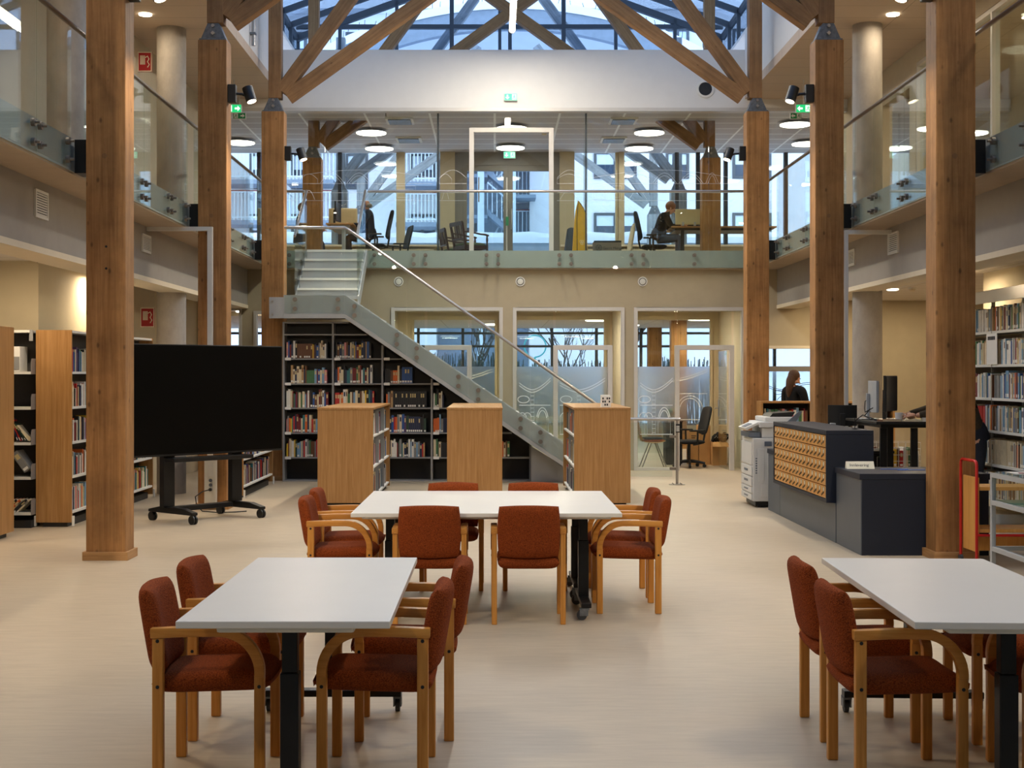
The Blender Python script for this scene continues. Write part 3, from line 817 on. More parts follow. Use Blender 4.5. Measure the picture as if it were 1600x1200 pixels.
for x in (-3.18, -2.18):
    MB().prism([(x - .012, 22.08, 2.65), (x - .012, 23.52, 3.55), (x - .012, 23.52, 3.77), (x - .012, 22.08, 2.9)], (.024, 0, 0)).build('stringer', 'stair_grey', g)
# balustrade of the lower flight
js = [-2.27, -1.33, -.40, .54, 1.50]
p = B(-3.18, -2.273, 20.90, 20.912, 2.575, 3.85).build('glass_panel', 'green_glass', g)
pan = [p]
for a, b in zip(js, js[1:]):
    pan.append(MB().prism([(a + .003, 20.90, sz(a, 2.575)), (b - .003, 20.90, sz(b, 2.575)), (b - .003, 20.90, sz(b, 3.85) - .012), (a + .003, 20.90, sz(a, 3.85))], (0, .012, 0)).build('glass_panel', 'green_glass', g))
def btn(x, z, par):
    o = MB(); o.cyl((x, 20.96, z), (x, 20.895, z), .012, 10); o.cyl((x, 20.899, z), (x, 20.885, z), .034, 16); o.cyl((x, 20.885, z), (x, 20.878, z), .014, 10); o.build('glass_clamp', 'clamp_steel', par, smooth=True)
for x in (-3.02, -2.37):
    for dz in (.07, .21): btn(x, 2.853 - dz, p)
for k, (a, b) in enumerate(zip(js, js[1:])):
    for x in (a + .15, b - .15):
        for dz in (.07, .21): btn(x, sz(x) - dz, pan[k + 1])
MB().tube([(-3.18, 20.906, 3.87), (-2.27, 20.906, 3.87), (-2.2, 20.906, 3.83), (1.52, 20.906, 1.21), (1.78, 20.906, 1.02), (1.86, 20.906, .98), (1.95, 20.906, .98)], .023, 14).build('handrail', 'brushed_steel', g, smooth=True, angle=80)
for x in (-3.20, -2.2):
    q = MB().prism([(x - .006, 22.12, 2.9), (x - .006, 23.5, 3.76), (x - .006, 23.5, 4.74), (x - .006, 22.12, 3.84)], (.012, 0, 0)).build('glass_panel', 'green_glass', g)
    MB().tube([(x, 22.1, 3.86), (x, 23.5, 4.77)], .022, 14).build('handrail', 'brushed_steel', g, smooth=True)
m = MB(); m.box(-3.42, -3.17, 20.955, 20.975, 2.50, 2.82); pl = m.build('fixing_plate', 'stair_grey', g, bevel=.003)
m = MB(); m.box(-3.40, -3.29, 20.976, 21.498, 2.56, 2.76); m.build('fixing_arm', 'stair_grey', pl)
for z in (2.56, 2.76): MB().cyl((-3.37, 20.955, z), (-3.37, 20.94, z), .018, 6).build('bolt', 'brushed_steel', pl)
MB().prism([(.56, 21.2, 0), (1.45, 21.2, 0), (.56, 21.2, .55)], (0, .02, 0)).build('closing_panel', 'stair_grey', g)
# gate at the foot of the stair
g = thing('stair_gate', 'steel post with keypad and small glass gate at the foot of the stair', 'gate', (2.73, 20.7, 0))
MB().cyl((2.73, 20.7, .012), (2.73, 20.7, .96), .021, 20).build('post', 'brushed_steel', g, smooth=True)
m = MB(); m.lathe([(.12, 0), (.12, .008), (.045, .012)], (2.73, 20.7, 0), 28); bp = m.build('base_plate', 'brushed_steel', g, smooth=True, angle=30)
for a in (45, 135, 225, 315):
    x, y = 2.73 + .085 * math.cos(math.radians(a)), 20.7 + .085 * math.sin(math.radians(a))
    MB().cyl((x, y, .009), (x, y, .022), .011, 6).build('bolt', 'brushed_steel', bp)
MB().tube([(1.97, 20.72, .98), (2.78, 20.70, .98)], .023, 14).build('rail', 'brushed_steel', g, smooth=True)
kp = B(2.705, 2.765, 20.65, 20.678, .78, .91).build('keypad', 'black_plastic', g, bevel=.006)
m = MB()
for i in range(3):
    for j in range(4): m.box(2.714 + .016 * i, 2.725 + .016 * i, 20.646, 20.6495, .80 + .022 * j, .815 + .022 * j)
m.build('keypad_buttons', 'paper_white', kp)
pn = B(1.98, 2.66, 20.70, 20.71, .12, .93).build('glass_panel', 'green_glass', g)
for z in (.24, .72): B(2.62, 2.715, 20.685, 20.725, z - .02, z + .02).build('glass_clamp', 'clamp_steel', pn, bevel=.006)

# ---------------------------------------------------------------- lights in the ceilings and small fittings
def disc_light(x, y, z, r, lab, grp, mat='lamp_neutral', drop=0.0):
    g = thing('ceiling_light', lab, 'ceiling light', (x, y, z - drop), grp)
    MB().lathe([(r - .004, z - drop - .002), (r + .008, z - drop - .001), (r + .008, z - drop)], (x, y, 0), 40).build('rim', 'white_paint', g, smooth=True)
    MB().lathe([(r - .02, z - drop - .026), (r, z - drop - .02), (r, z - drop - .0025)], (x, y, 0), 40).build('diffuser', mat, g, smooth=True, angle=70)
    if drop:
        MB().cyl((x, y, z - drop), (x, y, z), .006, 8).build('stem', 'white_paint', g)
LAMPS = []
deck = [(-2.42, 27.1, 'over the seated man'), (-2.42, 29.0, 'by the windows behind the seated man'), (.33, 26.6, 'just inside the glass door'), (.33, 28.9, 'before the exit door'), (3.03, 27.1, 'over the cardboard crate'), (3.03, 29.0, 'by the windows behind the crate'),
        (-5.2, 28.25, 'beyond the gallery over the bookcases'), (5.7, 26.2, 'beyond the gallery over the counter'), (6.4, 28.4, 'in the far corner beyond the counter gallery')]
for x, y, t in deck:
    disc_light(x, y, ZU, .29, 'large round white ceiling light %s' % t, 'round lights of the deck room', 'lamp_neutral', .06); LAMPS.append((x, y, ZU - .09, 26, .52, (1, .93, .84)))
small = [(-4.65, 18.4, ZU, 'on the gallery over the bookcases'), (-5.0, 25.4, ZU, 'just past the gallery end, bookcase side'), (5.55, 25.0, ZU, 'just past the gallery end, counter side'), (-4.9, 14.07, ZC, 'under the gallery over the bookcases'), (5.9, 20.5, ZC, 'under the gallery over the staff desk'),
         (5.15, 14.2, ZC, 'above the white wall shelving'), (5.6, 17.0, ZC, 'above the far end of the white shelving'), (-4.85, 17.2, ZC, 'washing the wall by the fire sign'), (5.3, 18.4, ZU, 'on the gallery over the counter')]
for x, y, z, t in small:
    disc_light(x, y, z, .085, 'small round recessed downlight %s' % t, 'small downlights', 'lamp_warm'); LAMPS.append((x, y, z - .05, 46 if z < 4 else 30, .16, (1, .80, .56)))
off = [(-.85, 25.0, 2.85, 'in the office behind the stair'), (1.2, 25.0, 2.85, 'in the middle office'), (2.93, 25.0, 2.85, 'in the open office')]
for x, y, z, t in off:
    disc_light(x, y, z, .27, 'round white ceiling light %s' % t, 'round office lights'); LAMPS.append((x, y, z - .06, 80, .45, (1, .86, .64)))
hall = [(-4.6, 26.2, 'nearest the far bookcases'), (-3.6, 29.0, 'behind the concrete column'), (-1.4, 29.0, 'behind the stair'), (1.0, 28.5, 'behind the middle office'), (2.3, 30.5, 'midway behind the middle office'), (3.0, 28.3, 'behind the open office'), (4.5, 30.0, 'behind the office chair'), (0, 33.0, 'farthest, behind the stair'), (3.2, 33.5, 'farthest, behind the open office'), (-3.2, 33.5, 'farthest, behind the bookcases')]
for x, y, t in hall:
    disc_light(x, y, 2.85, .3, 'round ceiling light of the lower hall, %s' % t, 'round lights of the lower hall'); LAMPS.append((x, y, 2.78, 44, .5, (1, .86, .64)))
# long pendant in the middle of the hall
for a, b, t in ((17.2, 23.0, 'in front of the white fascia'),):
    g = thing('linear_pendant', 'long glowing tube light hung %s' % t, 'pendant light', (.29, (a + b) / 2, 7.35))
    MB().cyl((.29, a, 7.38), (.29, b, 7.38), .05, 20).build('tube', 'lamp_pendant', g, smooth=True)
    for y in (a, b): MB().cyl((.29, y - .02, 7.38), (.29, y + .02, 7.38), .056, 20).build('end_cap', 'alu_frame', g)
    for y in (a + .3, b - .3): MB().cyl((.29, y, 7.43), (.29, y, 10.5), .003, 6).build('cable', 'alu_frame', g)
# exit and fire signs
def exit_sign(x, y, z, w, h, dirn, lab, lit=True, hang=None):
    """board facing -Y with arrow and running figure; dirn: -1 arrow points to -X, 1 to +X, 0 down"""
    g = thing('exit_sign', lab, 'exit sign', (x, y, z), 'green exit signs')
    B(x - w / 2, x + w / 2, y, y + .04, z - h / 2, z + h / 2).build('case', 'white_paint', g, bevel=.003)
    gm, wm = ('exit_green', 'exit_white') if lit else ('exit_board', 'paper_white')
    if dirn == 0: gm = 'exit_pale'
    B(x - w / 2 + .008, x + w / 2 - .008, y - .004, y - .0005, z - h / 2 + .008, z + h / 2 - .008).build('face', gm, g)
    s = dirn or -1; ax = x + s * w * .25; a = h * .32; m = MB(); yy = y - .008
    if dirn: m.prism([(ax + s * a, yy, z), (ax, yy, z + a), (ax, yy, z + a * .35), (ax - s * a, yy, z + a * .35), (ax - s * a, yy, z - a * .35), (ax, yy, z - a * .35), (ax, yy, z - a)], (0, .003, 0))
    else: m.prism([(ax, yy, z - a), (ax + a, yy, z), (ax + a * .35, yy, z), (ax + a * .35, yy, z + a), (ax - a * .35, yy, z + a), (ax - a * .35, yy, z), (ax - a, yy, z)], (0, .003, 0))
    m.build('arrow', wm, g)
    px = x - s * w * .26; dm = B(px - h * .3, px + h * .3, y - .008, y - .0045, z - h * .36, z + h * .36).build('pictogram_door', wm, g)
    m = MB(); k = h * .3
    m.cyl((px + k * .1, y - .012, z + k * .75), (px + k * .1, y - .0085, z + k * .75), k * .2, 10)
    for p, q in (((.05, .5), (-.1, -.1)), ((-.1, -.1), (.5, -.45)), ((.5, -.45), (.35, -1.)), ((-.1, -.1), (-.45, -.6)), ((-.45, -.6), (-.9, -.7)), ((.05, .45), (.6, .15)), ((.05, .45), (-.5, .2))):
        m.bar((px + p[0] * k, y - .010, z + p[1] * k), (px + q[0] * k, y - .010, z + q[1] * k), .003, k * .24)
    m.build('pictogram_figure', gm, dm)
    if hang: MB().cyl((x, y + .02, z + h / 2), (x, y + .02, hang), .008, 8).build('stem', 'white_paint', g)
exit_sign(XX(798, 24.1), 24.055, ZZ(152.5, 24.1), .23, .13, 0, 'pale green exit sign mounted on the white fascia')
exit_sign(XX(365, 22.5), 22.5, ZZ(169.5, 22.5), .26, .14, 1, 'lit green exit sign hanging at the end of the bookcase gallery', True, ZU)
exit_sign(XX(374, 23.6), 23.6, ZZ(181, 23.6), .22, .11, 1, 'unlit green exit sign behind the lit one, bookcase gallery', False, ZU)
exit_sign(XX(1256, 22.5), 22.5, ZZ(169.5, 22.5), .26, .14, -1, 'lit green exit sign hanging at the end of the counter gallery', True, ZU)
exit_sign(XX(1243.5, 23.6), 23.6, ZZ(181, 23.6), .19, .11, -1, 'unlit green exit sign behind the lit one, counter gallery', False, ZU)
exit_sign(XX(796, 29.8), 29.72, ZZ(243, 29.8), .26, .15, 0, 'pale exit sign above the upper exit door')
def fire_sign(x, y, z, lab, w=.2):
    g = thing('fire_sign', lab, 'fire sign', (x, y, z), 'red hose signs')
    B(x, x + w, y, y + .03, z - .14, z + .14).build('board', 'sign_red', g)
    m = MB(); t = .012
    for a in ((x, x + w, z - .14, z - .14 + t), (x, x + w, z + .14 - t, z + .14), (x, x + t, z - .14 + t, z + .14 - t), (x + w - t, x + w, z - .14 + t, z + .14 - t)): m.box(a[0], a[1], y - .003, y, a[2], a[3])
    m.build('border', 'sign_cream', g)
    m = MB()
    for k in range(5): m.box(x + .035 + k * .015, x + .045 + k * .015, y - .004, y - .0005, z - .04, z + .09)
    m.tube([(x + .11, y - .003, z + .06), (x + .14, y - .003, z + .08), (x + .16, y - .003, z + .04), (x + .14, y - .003, z), (x + .165, y - .003, z - .04), (x + .14, y - .003, z - .08)], .007, 6)
    m.build('hose_symbol', 'sign_cream', g)
fire_sign(-5.1, 19.75, ZZ(96.5, 19.75), 'red fire hose sign on the gallery wall beside the big column')
fire_sign(-5.1, 19.9, ZZ(496, 19.9), 'red fire hose sign on the lit wall above the black screen')
# wall vents
def grille(x, y, z, w, h, face, lab, n=9):
    g = thing('wall_vent', lab, 'vent', (x, y, z), 'white louvre vents')
    m = MB(); t = .025
    yy0, yy1, zz0, zz1 = y - w / 2, y + w / 2, z - h / 2, z + h / 2
    xa, xb = (x, x + face * .02)
    for a in ((yy0, yy1, zz0, zz0 + t), (yy0, yy1, zz1 - t, zz1), (yy0, yy0 + t, zz0 + t, zz1 - t), (yy1 - t, yy1, zz0 + t, zz1 - t)): m.box(xa, xb, *a)
    m.build('frame', 'shelf_white', g)
    B(x, x + face * .004, yy0 + t, yy1 - t, zz0 + t, zz1 - t).build('backing', 'grille_dark', g)
    m = MB(); s = (h - 2 * t) / n
    for k in range(n): m.box(x + face * .005, x + face * .015, yy0 + t, yy1 - t, zz0 + t + s * k + s * .15, zz0 + t + s * k + s * .7)
    m.build('louvre', 'shelf_white', g)
grille(-4.245, F * 4.245 / (773 - 63), ZZ(320, F * 4.245 / 710), .36, .26, 1, 'white louvre vent in the gallery beam above the oak bookcases')
grille(-4.245, F * 4.245 / (773 - 227.5), ZZ(381, F * 4.245 / 545.5), .40, .22, 1, 'white louvre vent in the gallery beam beside the white duct')
grille(4.85, F * 4.85 / (1397 - 773), ZZ(380, F * 4.85 / 624), .42, .26, -1, 'white louvre vent in the beam beside the concrete column')
grille(4.85, F * 4.85 / (1331.5 - 773), ZZ(403, F * 4.85 / 558), .36, .22, -1, 'white louvre vent in the beam behind the concrete column')
def round_vent(px, py, Y, r, lab, dark=False):
    x, z = XX(px, Y), ZZ(py, Y)
    g = thing('round_vent', lab, 'vent', (x, Y, z), 'round wall vents')
    rot = Matrix.Translation((x, Y, z)) @ Matrix.Rotation(PI / 2, 4, 'X')
    MB().lathe([(r * .76, 0), (r, .004), (r, .014), (r * .8, .02), (r * .76, .02), (r * .76, .002)], (0, 0, 0), 32, False).xf(rot).build('collar', 'shelf_white', g, smooth=True)
    MB().lathe([(r * .74, .001), (r * .74, .004)], (0, 0, 0), 32).xf(rot).build('backing', 'grille_dark', g)
    if dark:
        m = MB()
        for k in range(-4, 5): m.box(x + k * r * .15 - .003, x + k * r * .15 + .003, Y - .012, Y - .005, z - r * .6, z + r * .6); m.box(x - r * .6, x + r * .6, Y - .012, Y - .005, z + k * r * .15 - .003, z + k * r * .15 + .003)
        m.build('mesh', 'grille_dark', g)
    else:
        MB().lathe([(r * .62, .004), (r * .62, .016), (r * .55, .02)], (0, 0, 0), 32).xf(rot).build('disc', 'shelf_white', g, smooth=True)
for px, t in ((500, 'behind the upper steps'), (623, 'above the stair handrail'), (813, 'over the middle office'), (1004, 'over the open office')):
    round_vent(px, 440, 23.75, .083, 'round white vent on the beige wall %s' % t)
round_vent(1102, 139, 24.1, .155, 'round vent with a dark mesh on the white fascia', True)
for x, y, t in ((-1.79, 26.1, 'nearer one, by the seated man light'), (-1.75, 28.2, 'farther one, by the seated man light'), (2.42, 26.1, 'nearer one, by the crate light'), (2.42, 28.2, 'farther one, by the crate light')):
    g = thing('ceiling_diffuser', 'square metal air diffuser in the deck room ceiling, %s' % t, 'air diffuser', (x, y, ZU - .03), 'deck room air diffusers')
    B(x - .26, x + .26, y - .3, y + .3, ZU - .03, ZU - .001).build('frame', 'shelf_white', g, bevel=.004); B(x - .21, x + .21, y - .25, y + .25, ZU - .045, ZU - .031).build('plate', 'galvanised', g)
for x, y, z, t in ((.98, 27.4, ZU, 'deck room ceiling by the door light'), (.68, 24.7, 2.85, 'the middle office ceiling'), (3.62, 24.7, 2.85, 'the open office ceiling'), (-1.2, 24.7, 2.85, 'the ceiling of the office behind the stair'), (6.1, 20.2, ZC, 'the ceiling over the staff desk')):
    g = thing('smoke_detector', 'small round smoke detector on %s' % t, 'smoke detector', (x, y, z - .05), 'smoke detectors')
    MB().lathe([(.055, z - .02), (.055, z)], (x, y, 0), 20).build('base', 'shelf_white', g, smooth=True); MB().lathe([(.03, z - .06), (.046, z - .045), (.046, z - .0205)], (x, y, 0), 20).build('head', 'beam_edge', g, smooth=True)
for x, y, z, t in ((-4.95, 15.0, ZC, 'above the oak bookcases'), (5.35, 17.6, ZC, 'above the counter monitors'), (5.7, 13.9, ZC, 'above the wall shelving'), (-2.0, 25.4, ZU, 'in the deck room over the bald man')):
    g = thing('ceiling_sprinkler', 'small ceiling sprinkler head %s' % t, 'sprinkler', (x, y, z - .06), 'ceiling sprinklers')
    MB().cyl((x, y, z), (x, y, z - .05), .008, 8).build('pipe', 'brass', g); MB().lathe([(.02, z - .06), (.02, z - .055)], (x, y, 0), 12).build('deflector', 'brass', g)
# white cable ducts on the second pair of columns
for s, lab in ((-1, 'white cable duct running down the column behind the black screen'), (1, 'white cable duct on the column behind the counter')):
    g = thing('cable_duct', lab, 'cable duct', ((-3.455 if s < 0 else 4.3), 16.8, 3.4), 'white cable ducts')
    if s < 0:
        B(-3.50, -3.44, 16.83, 16.895, .65, 3.399).build('vertical_run', 'shelf_white', g); B(-4.24, -3.44, 16.83, 16.895, 3.40, 3.449).build('horizontal_run', 'shelf_white', g).location.z -= .0
        B(-3.535, -3.39, 16.82, 16.895, .08, .64).build('outlet_box', 'shelf_white', g, bevel=.004)
        o = g
        ob = [c for c in kids(g) if c.name.startswith('outlet')][0]
        B(-3.49, -3.425, 16.812, 16.8195, .40, .56).build('switch', 'white_paint', ob, bevel=.003)
        for k in range(3):
            MB().cyl((-3.457, 16.8195, .36 - .055 * k), (-3.457, 16.812, .36 - .055 * k), .021, 16).build('socket', 'copier_grey', ob)
    else:
        B(4.272, 4.31, 16.85, 16.91, .9, 3.36).build('vertical_run', 'shelf_white', g); B(4.272, 4.84, 16.85, 16.91, 3.361, 3.41).build('horizontal_run', 'shelf_white', g)
# downpipe on the white upstand
g = thing('wall_mounted_pipe', 'slim steel pipe clamped to the white upstand over the bookcase gallery', 'pipe', (-3.64, 21.0, 6.5))
yq = 20.9
MB().tube([(-3.645, yq, 6.62), (-3.645, yq, 7.55)], .03).build('pipe_run', 'brushed_steel', g, smooth=True)
for z in (6.8, 7.3): B(-3.699, -3.61, yq - .045, yq + .045, z - .015, z + .015).build('clip', 'galvanised', g)
# ---------------------------------------------------------------- armchairs
def make_chair():
    g = thing('armchair', 'x', 'armchair', (0, 0, 0), 'rust red armchairs')
    for s in (-1, 1):
        x = s * .2265
        lg = B(x - .0175, x + .0175, -.225, -.180, 0, .600).build('leg', 'beech', g, bevel=.006)
        for z in (.588, .405):
            MB().cyl((x + s * .0172, -.2025, z - .0), (x + s * .019, -.2025, z), .0075, 10).build('bolt', 'black_plastic', lg)
        lf = B(x - .0175, x + .0175, .180, .222, 0, .452).build('leg', 'beech', g, bevel=.006)
        MB().cyl((x + s * .0172, .201, .405), (x + s * .019, .201, .405), .0075, 10).build('bolt', 'black_plastic', lf)
        pts = [(x, -.232, .618)] + [(x, -.232 + .05 * k, .618 + .002 * min(k, 3)) for k in range(1, 6)]
        cy, cz, r = .036, .458, .166
        pts += [(x, cy + r * math.sin(a), cz + r * math.cos(a)) for a in [PI / 2 * k / 12 for k in range(0, 13)]]
        pts += [(x, .2015, .442)]
        m = MB(); hw = .0215
        m.sweep(pts, [(-hw, -.020), (hw, -.020), (hw, .020), (-hw, .020)], (1, 0, 0))
        m.build('armrest', 'beech_flat', g, smooth=True, bevel=.005, angle=50)
    def sb(x, y, z):      # cushion built flat: local z -> chair y, local y -> height
        hy = .003 + z; hz = .412 + y
        f = (hy + .24) / .48
        hz += .012 * (f - .4) - (.03 * max(0, (f - .86) / .14) ** 2 if y > 0 else 0) - .006 * (1 - (x / .21) ** 2) * (1 if y > 0 else 0)
        return (x, hy, hz)
    MB().pillow(.206, .245, .094, 9, .10, 18, 18, sb).build('seat', 'rust_boucle', g, smooth=True, angle=75)
    def bb(x, y, z):
        f = (z + .17) / .34
        return (x, -.198 - .058 * f - y - .028 * (1 - (x / .205) ** 2), .615 + z)
    MB().pillow(.207, .178, .082, 8, .22, 20, 18, bb).build('backrest', 'rust_boucle', g, smooth=True, angle=75)
    return g
chair0 = make_chair()
chairs = []
first = True
def put_chair(x, y, rz, lab, grp=None):
    global first
    c = chair0 if first else copy_tree(chair0)
    first = False
    c.location = (x, y, 0); c.rotation_euler = (0, 0, rz); c['label'] = lab; c['group'] = 'rust red armchairs'
    return c
E_, W_, N_, S_ = -PI / 2, PI / 2, 0, PI      # facing +X, -X, +Y, -Y
put_chair(-1.145, 5.75, E_ + .02, 'rust armchair on the bookcase side of the single table, near corner')
put_chair(-1.15, 6.45, E_ - .03, 'rust armchair on the bookcase side of the single table, far corner')
put_chair(-.485, 5.75, W_ - .02, 'rust armchair facing the bookcase side of the single table, near corner, backrest half in light')
put_chair(-.415, 6.45, W_ + .03, 'rust armchair at the single table, far corner towards the middle of the hall')
put_chair(-.43, 9.33, N_, 'rust armchair seen from behind at the double table, by the single table corner')
put_chair(.222, 9.33, N_ + .01, 'rust armchair seen squarely from behind at the double table, nearer the casters')
put_chair(-.33, 10.74, S_, 'rust armchair beyond the double table, only its back top showing, by the first oak bookcase')
put_chair(.307, 10.74, S_, 'rust armchair beyond the double table, only its back top showing, by the last oak bookcase')
put_chair(.925, 9.76, W_, 'rust armchair on the counter end of the double table, nearer one')
put_chair(.935, 10.44, W_, 'rust armchair on the counter end of the double table, farther one')
put_chair(-1.065, 9.76, E_, 'rust armchair on the screen end of the double table, nearer one')
put_chair(-1.08, 10.44, E_, 'rust armchair on the screen end of the double table, farther one')
put_chair(1.65, 5.70, E_, 'rust armchair on the open side of the slanted table, near corner')
put_chair(1.69, 6.43, E_ - .02, 'rust armchair on the open side of the slanted table, far corner')
put_chair(2.31, 5.66, W_ - .04, 'rust armchair on the far side of the slanted table, cut by the frame, nearer one')
put_chair(2.36, 6.38, W_ - .04, 'rust armchair on the far side of the slanted table, cut by the frame, farther one')
# ---------------------------------------------------------------- tables
def make_table(name='folding_table', hx=.4, hy=.9, leg_in=.20):
    g = thing(name, 'x', 'table', (0, 0, 0), 'white topped tables')
    B(-hx, hx, -hy, hy, .702, .73).build('tabletop', 'white_laminate', g, bevel=.004)
    m = MB(); a, b = hx - .14, hy - .06
    m.prism([(-a, -b, .675), (a, -b, .675), (a, b, .675), (-a, b, .675)], (0, 0, .026)); m.build('apron', 'shelf_white', g, bevel=.01)
    for s in (-1, 1):
        y = s * (hy - leg_in)
        lg = B(-.036, .036, y - .036, y + .036, .10, .50).build('leg', 'black_metal', g, bevel=.006)
        B(-.030, .030, y - .030, y + .030, .501, .674).build('telescopic_tube', 'black_metal', lg, bevel=.005)
        ft = B(-.335, .335, y - .035, y + .035, .082, .115).build('foot', 'black_metal', g, bevel=.006)
        for q in (-1, 1):
            x = q * .315
            MB().cyl((x - .011, y + .03, .034), (x + .011, y + .03, .034), .034, 18).build('caster', 'grille_dark', ft, smooth=True)
            m = MB(); m.box(x - .02, x - .013, y - .012, y + .045, .03, .081); m.box(x + .013, x + .02, y - .012, y + .045, .03, .081); m.box(x - .02, x + .02, y - .02, y + .04, .070, .0815)
            m.build('caster_fork', 'galvanised', ft)
    return g
t0 = make_table()
def put_table(x, y, rz, lab, src=None):
    t = src if src else copy_tree(t0)
    t.location = (x, y, 0); t.rotation_euler = (0, 0, rz); t['label'] = lab
    return t
put_table(-.79, 6.05, 0, 'white topped table nearest on the bookcase side, standing square, four chairs', t0)
put_table(2.0, 6.02, math.radians(-2.5), 'white topped table standing slightly askew at the edge of the view')
t1 = make_table(hx=.44, leg_in=.23)
put_table(-.055, 9.60, PI / 2, 'nearer of the two white topped tables pushed together in the middle', t1)
put_table(-.055, 10.483, PI / 2, 'farther of the two white topped tables pushed together, by the oak bookcases', copy_tree(t1))

# ---------------------------------------------------------------- books
PAL = {'dark red': (112, 26, 28), 'red': (184, 40, 36), 'navy': (30, 40, 70), 'blue': (44, 84, 148), 'light blue': (120, 158, 186), 'teal': (48, 112, 116), 'green': (64, 110, 70), 'dark green': (34, 60, 46),
       'black': (26, 26, 28), 'grey': (130, 130, 128), 'white': (226, 222, 212), 'cream': (216, 200, 166), 'tan': (180, 144, 98), 'brown': (104, 66, 40), 'orange': (216, 104, 40), 'yellow': (220, 180, 52), 'pink': (206, 132, 128), 'purple': (84, 58, 96)}
for k, v in PAL.items(): plain('book ' + k, v, .55, var=.08, scale=20.)
plain('book_label', (236, 234, 226), .7, var=.02)
plain('book_title', (206, 186, 132), .6, var=.05)
def book_mesh(kind):
    m = MB()
    m.box(0, 1, 0, .05, 0, 1); m.box(0, .1, .05, 1, 0, 1); m.box(.9, 1, .05, 1, 0, 1)
    m.mi = 1; m.box(.1, .9, .05, .97, .008, .985)
    if kind & 1: m.mi = 2; m.box(.12, .88, -.006, 0, .05, .17)
    if kind & 2: m.mi = 3; m.box(.2, .8, -.003, 0, .62, .86)
    o = m.build('book', ['book cream', 'page_cream', 'book_label', 'book_title'])
    me = o.data; bpy.data.objects.remove(o); me.name = 'book_%d' % kind
    return me
BOOKS = []
WEIGHT = ['white'] * 8 + ['cream'] * 8 + ['tan'] * 3 + ['black'] * 5 + ['navy'] * 5 + ['blue'] * 3 + ['dark red'] * 4 + ['red'] * 3 + ['brown'] * 4 + ['grey'] * 4 + ['light blue'] * 3 + ['teal'] * 2 + ['green'] * 2 + ['dark green'] * 2 + ['orange'] * 2 + ['yellow'] * 1 + ['pink'] * 1 + ['purple'] * 1
def fill(p, rz, length, hmax, where, cap, depth=.19, rng=None, pal=None, runs=None, vis=1., inset=.02, tmin=.016, tmax=.045, hvar=.3):
    """stand books along a shelf from P; rz 0 faces -Y, 90 faces +X, -90 faces -X"""
    rng = rng or R
    u = Vector((math.cos(rz), math.sin(rz), 0)); v = Vector((-math.sin(rz), math.cos(rz), 0))
    x = 0.; n = 0; runs = list(runs or [])
    run = None
    while x < length - .012:
        if run is None and runs and x >= runs[0][0] - .01: run = list(runs.pop(0)); 
        if run is not None:
            _, cnt, col, t, h = run
            if cnt <= 0: run = None; continue
            run[1] -= 1
        else:
            t = rng.uniform(tmin, tmax); h = hmax * rng.uniform(1 - hvar, 1); col = rng.choice(pal or WEIGHT)
        if x + t > length: break
        d = depth * rng.uniform(.8, 1.0)
        pos = Vector(p) + u * (x + .0005) + v * (inset + rng.uniform(0, .012))
        c = pos + v * .0
        Y = max(1, c.y)
        pxw = F / Y * t if abs(rz) < .1 else abs(c.x) * F * t / (Y * Y)
        BOOKS.append(dict(pos=pos, rz=rz, s=(t - .001, d, h), col=col, n=n, where=where, cap=cap, area=vis * pxw * F / Y * h, kind=rng.choice((0, 1, 1, 3, 3, 2)), tilt=0.))
        x += t; n += 1
    return n
def single(pos, rz, s, col, tilt, label, cap, vis=1.):
    BOOKS.append(dict(pos=Vector(pos), rz=rz, s=s, col=col, n=0, where=None, label=label, cap=cap, area=vis * 1e3, kind=3, tilt=tilt))

# grey bookcase under the stair
GX, GYF, GD = -3.255, 21.30, .30
gx = [GX + .761 * i for i in range(6)]
SH = [.02, .373, .753, 1.137, 1.512, 1.897, 2.272]
def stz(x): return 2.494 - SL * (x + 2.27) - .02
def stx(z): return (2.474 - z) / SL - 2.27
g = thing('bookcase', 'long grey bookcase with dark backs, stepped under the sloping stair', 'bookcase', (-1.3, GYF + .15, 0))
yb = GYF + GD
MB().prism([(gx[0], yb - .012, .0), (gx[5], yb - .012, 0), (gx[5], yb - .012, stz(gx[5])), (stx(2.46), yb - .012, 2.46), (gx[0], yb - .012, 2.46)], (0, .012, 0)).build('back_panel', 'shelf_dark', g)
for x in gx:
    h = min(2.46, stz(x + .014)); B(x - .014, x + .014, GYF, yb - .013, 0, h).build('upright', 'shelf_grey', g)
for i in range(5):
    for z in SH:
        a, b = gx[i] + .0145, gx[i + 1] - .0145
        xr = min(b, stx(z + .0))
        if xr - a < .06: continue
        sh = B(a, xr, GYF + .004, yb - .013, z - .02, z).build('shelf', 'shelf_grey', g)
        if .3 < z < 2: B(a + .01, a + .10, GYF - .004, GYF + .003, z - .03, z + .012).build('label_holder', 'paper_white', sh)
B(gx[0] + .0145, stx(2.46), GYF, yb - .013, 2.438, 2.46).build('top_board', 'shelf_grey', g)
rows = {5: 'top', 4: 'second', 3: 'third', 2: 'fourth', 1: 'lowest'}
def gpx(px): return XX(px, GYF)
gr = random.Random(11)
def grow(r, bay, pa, pb, runs=None, vis=1., hm=.285):
    a = max(gpx(pa), gx[bay] + .018); b = min(gpx(pb), gx[bay + 1] - .018)
    fill((a, GYF + .008, SH[r]), 0, b - a, hm, ('from left', '%s row, %s bay of grey stair bookcase' % (rows[r], ORD[bay])), 'grey bookcase', .2, gr, runs=runs, vis=vis, tmax=.04)
grow(5, 0, 447, 513, [(.16, 7, 'brown', .034, .225)]); grow(5, 1, 524, 583)
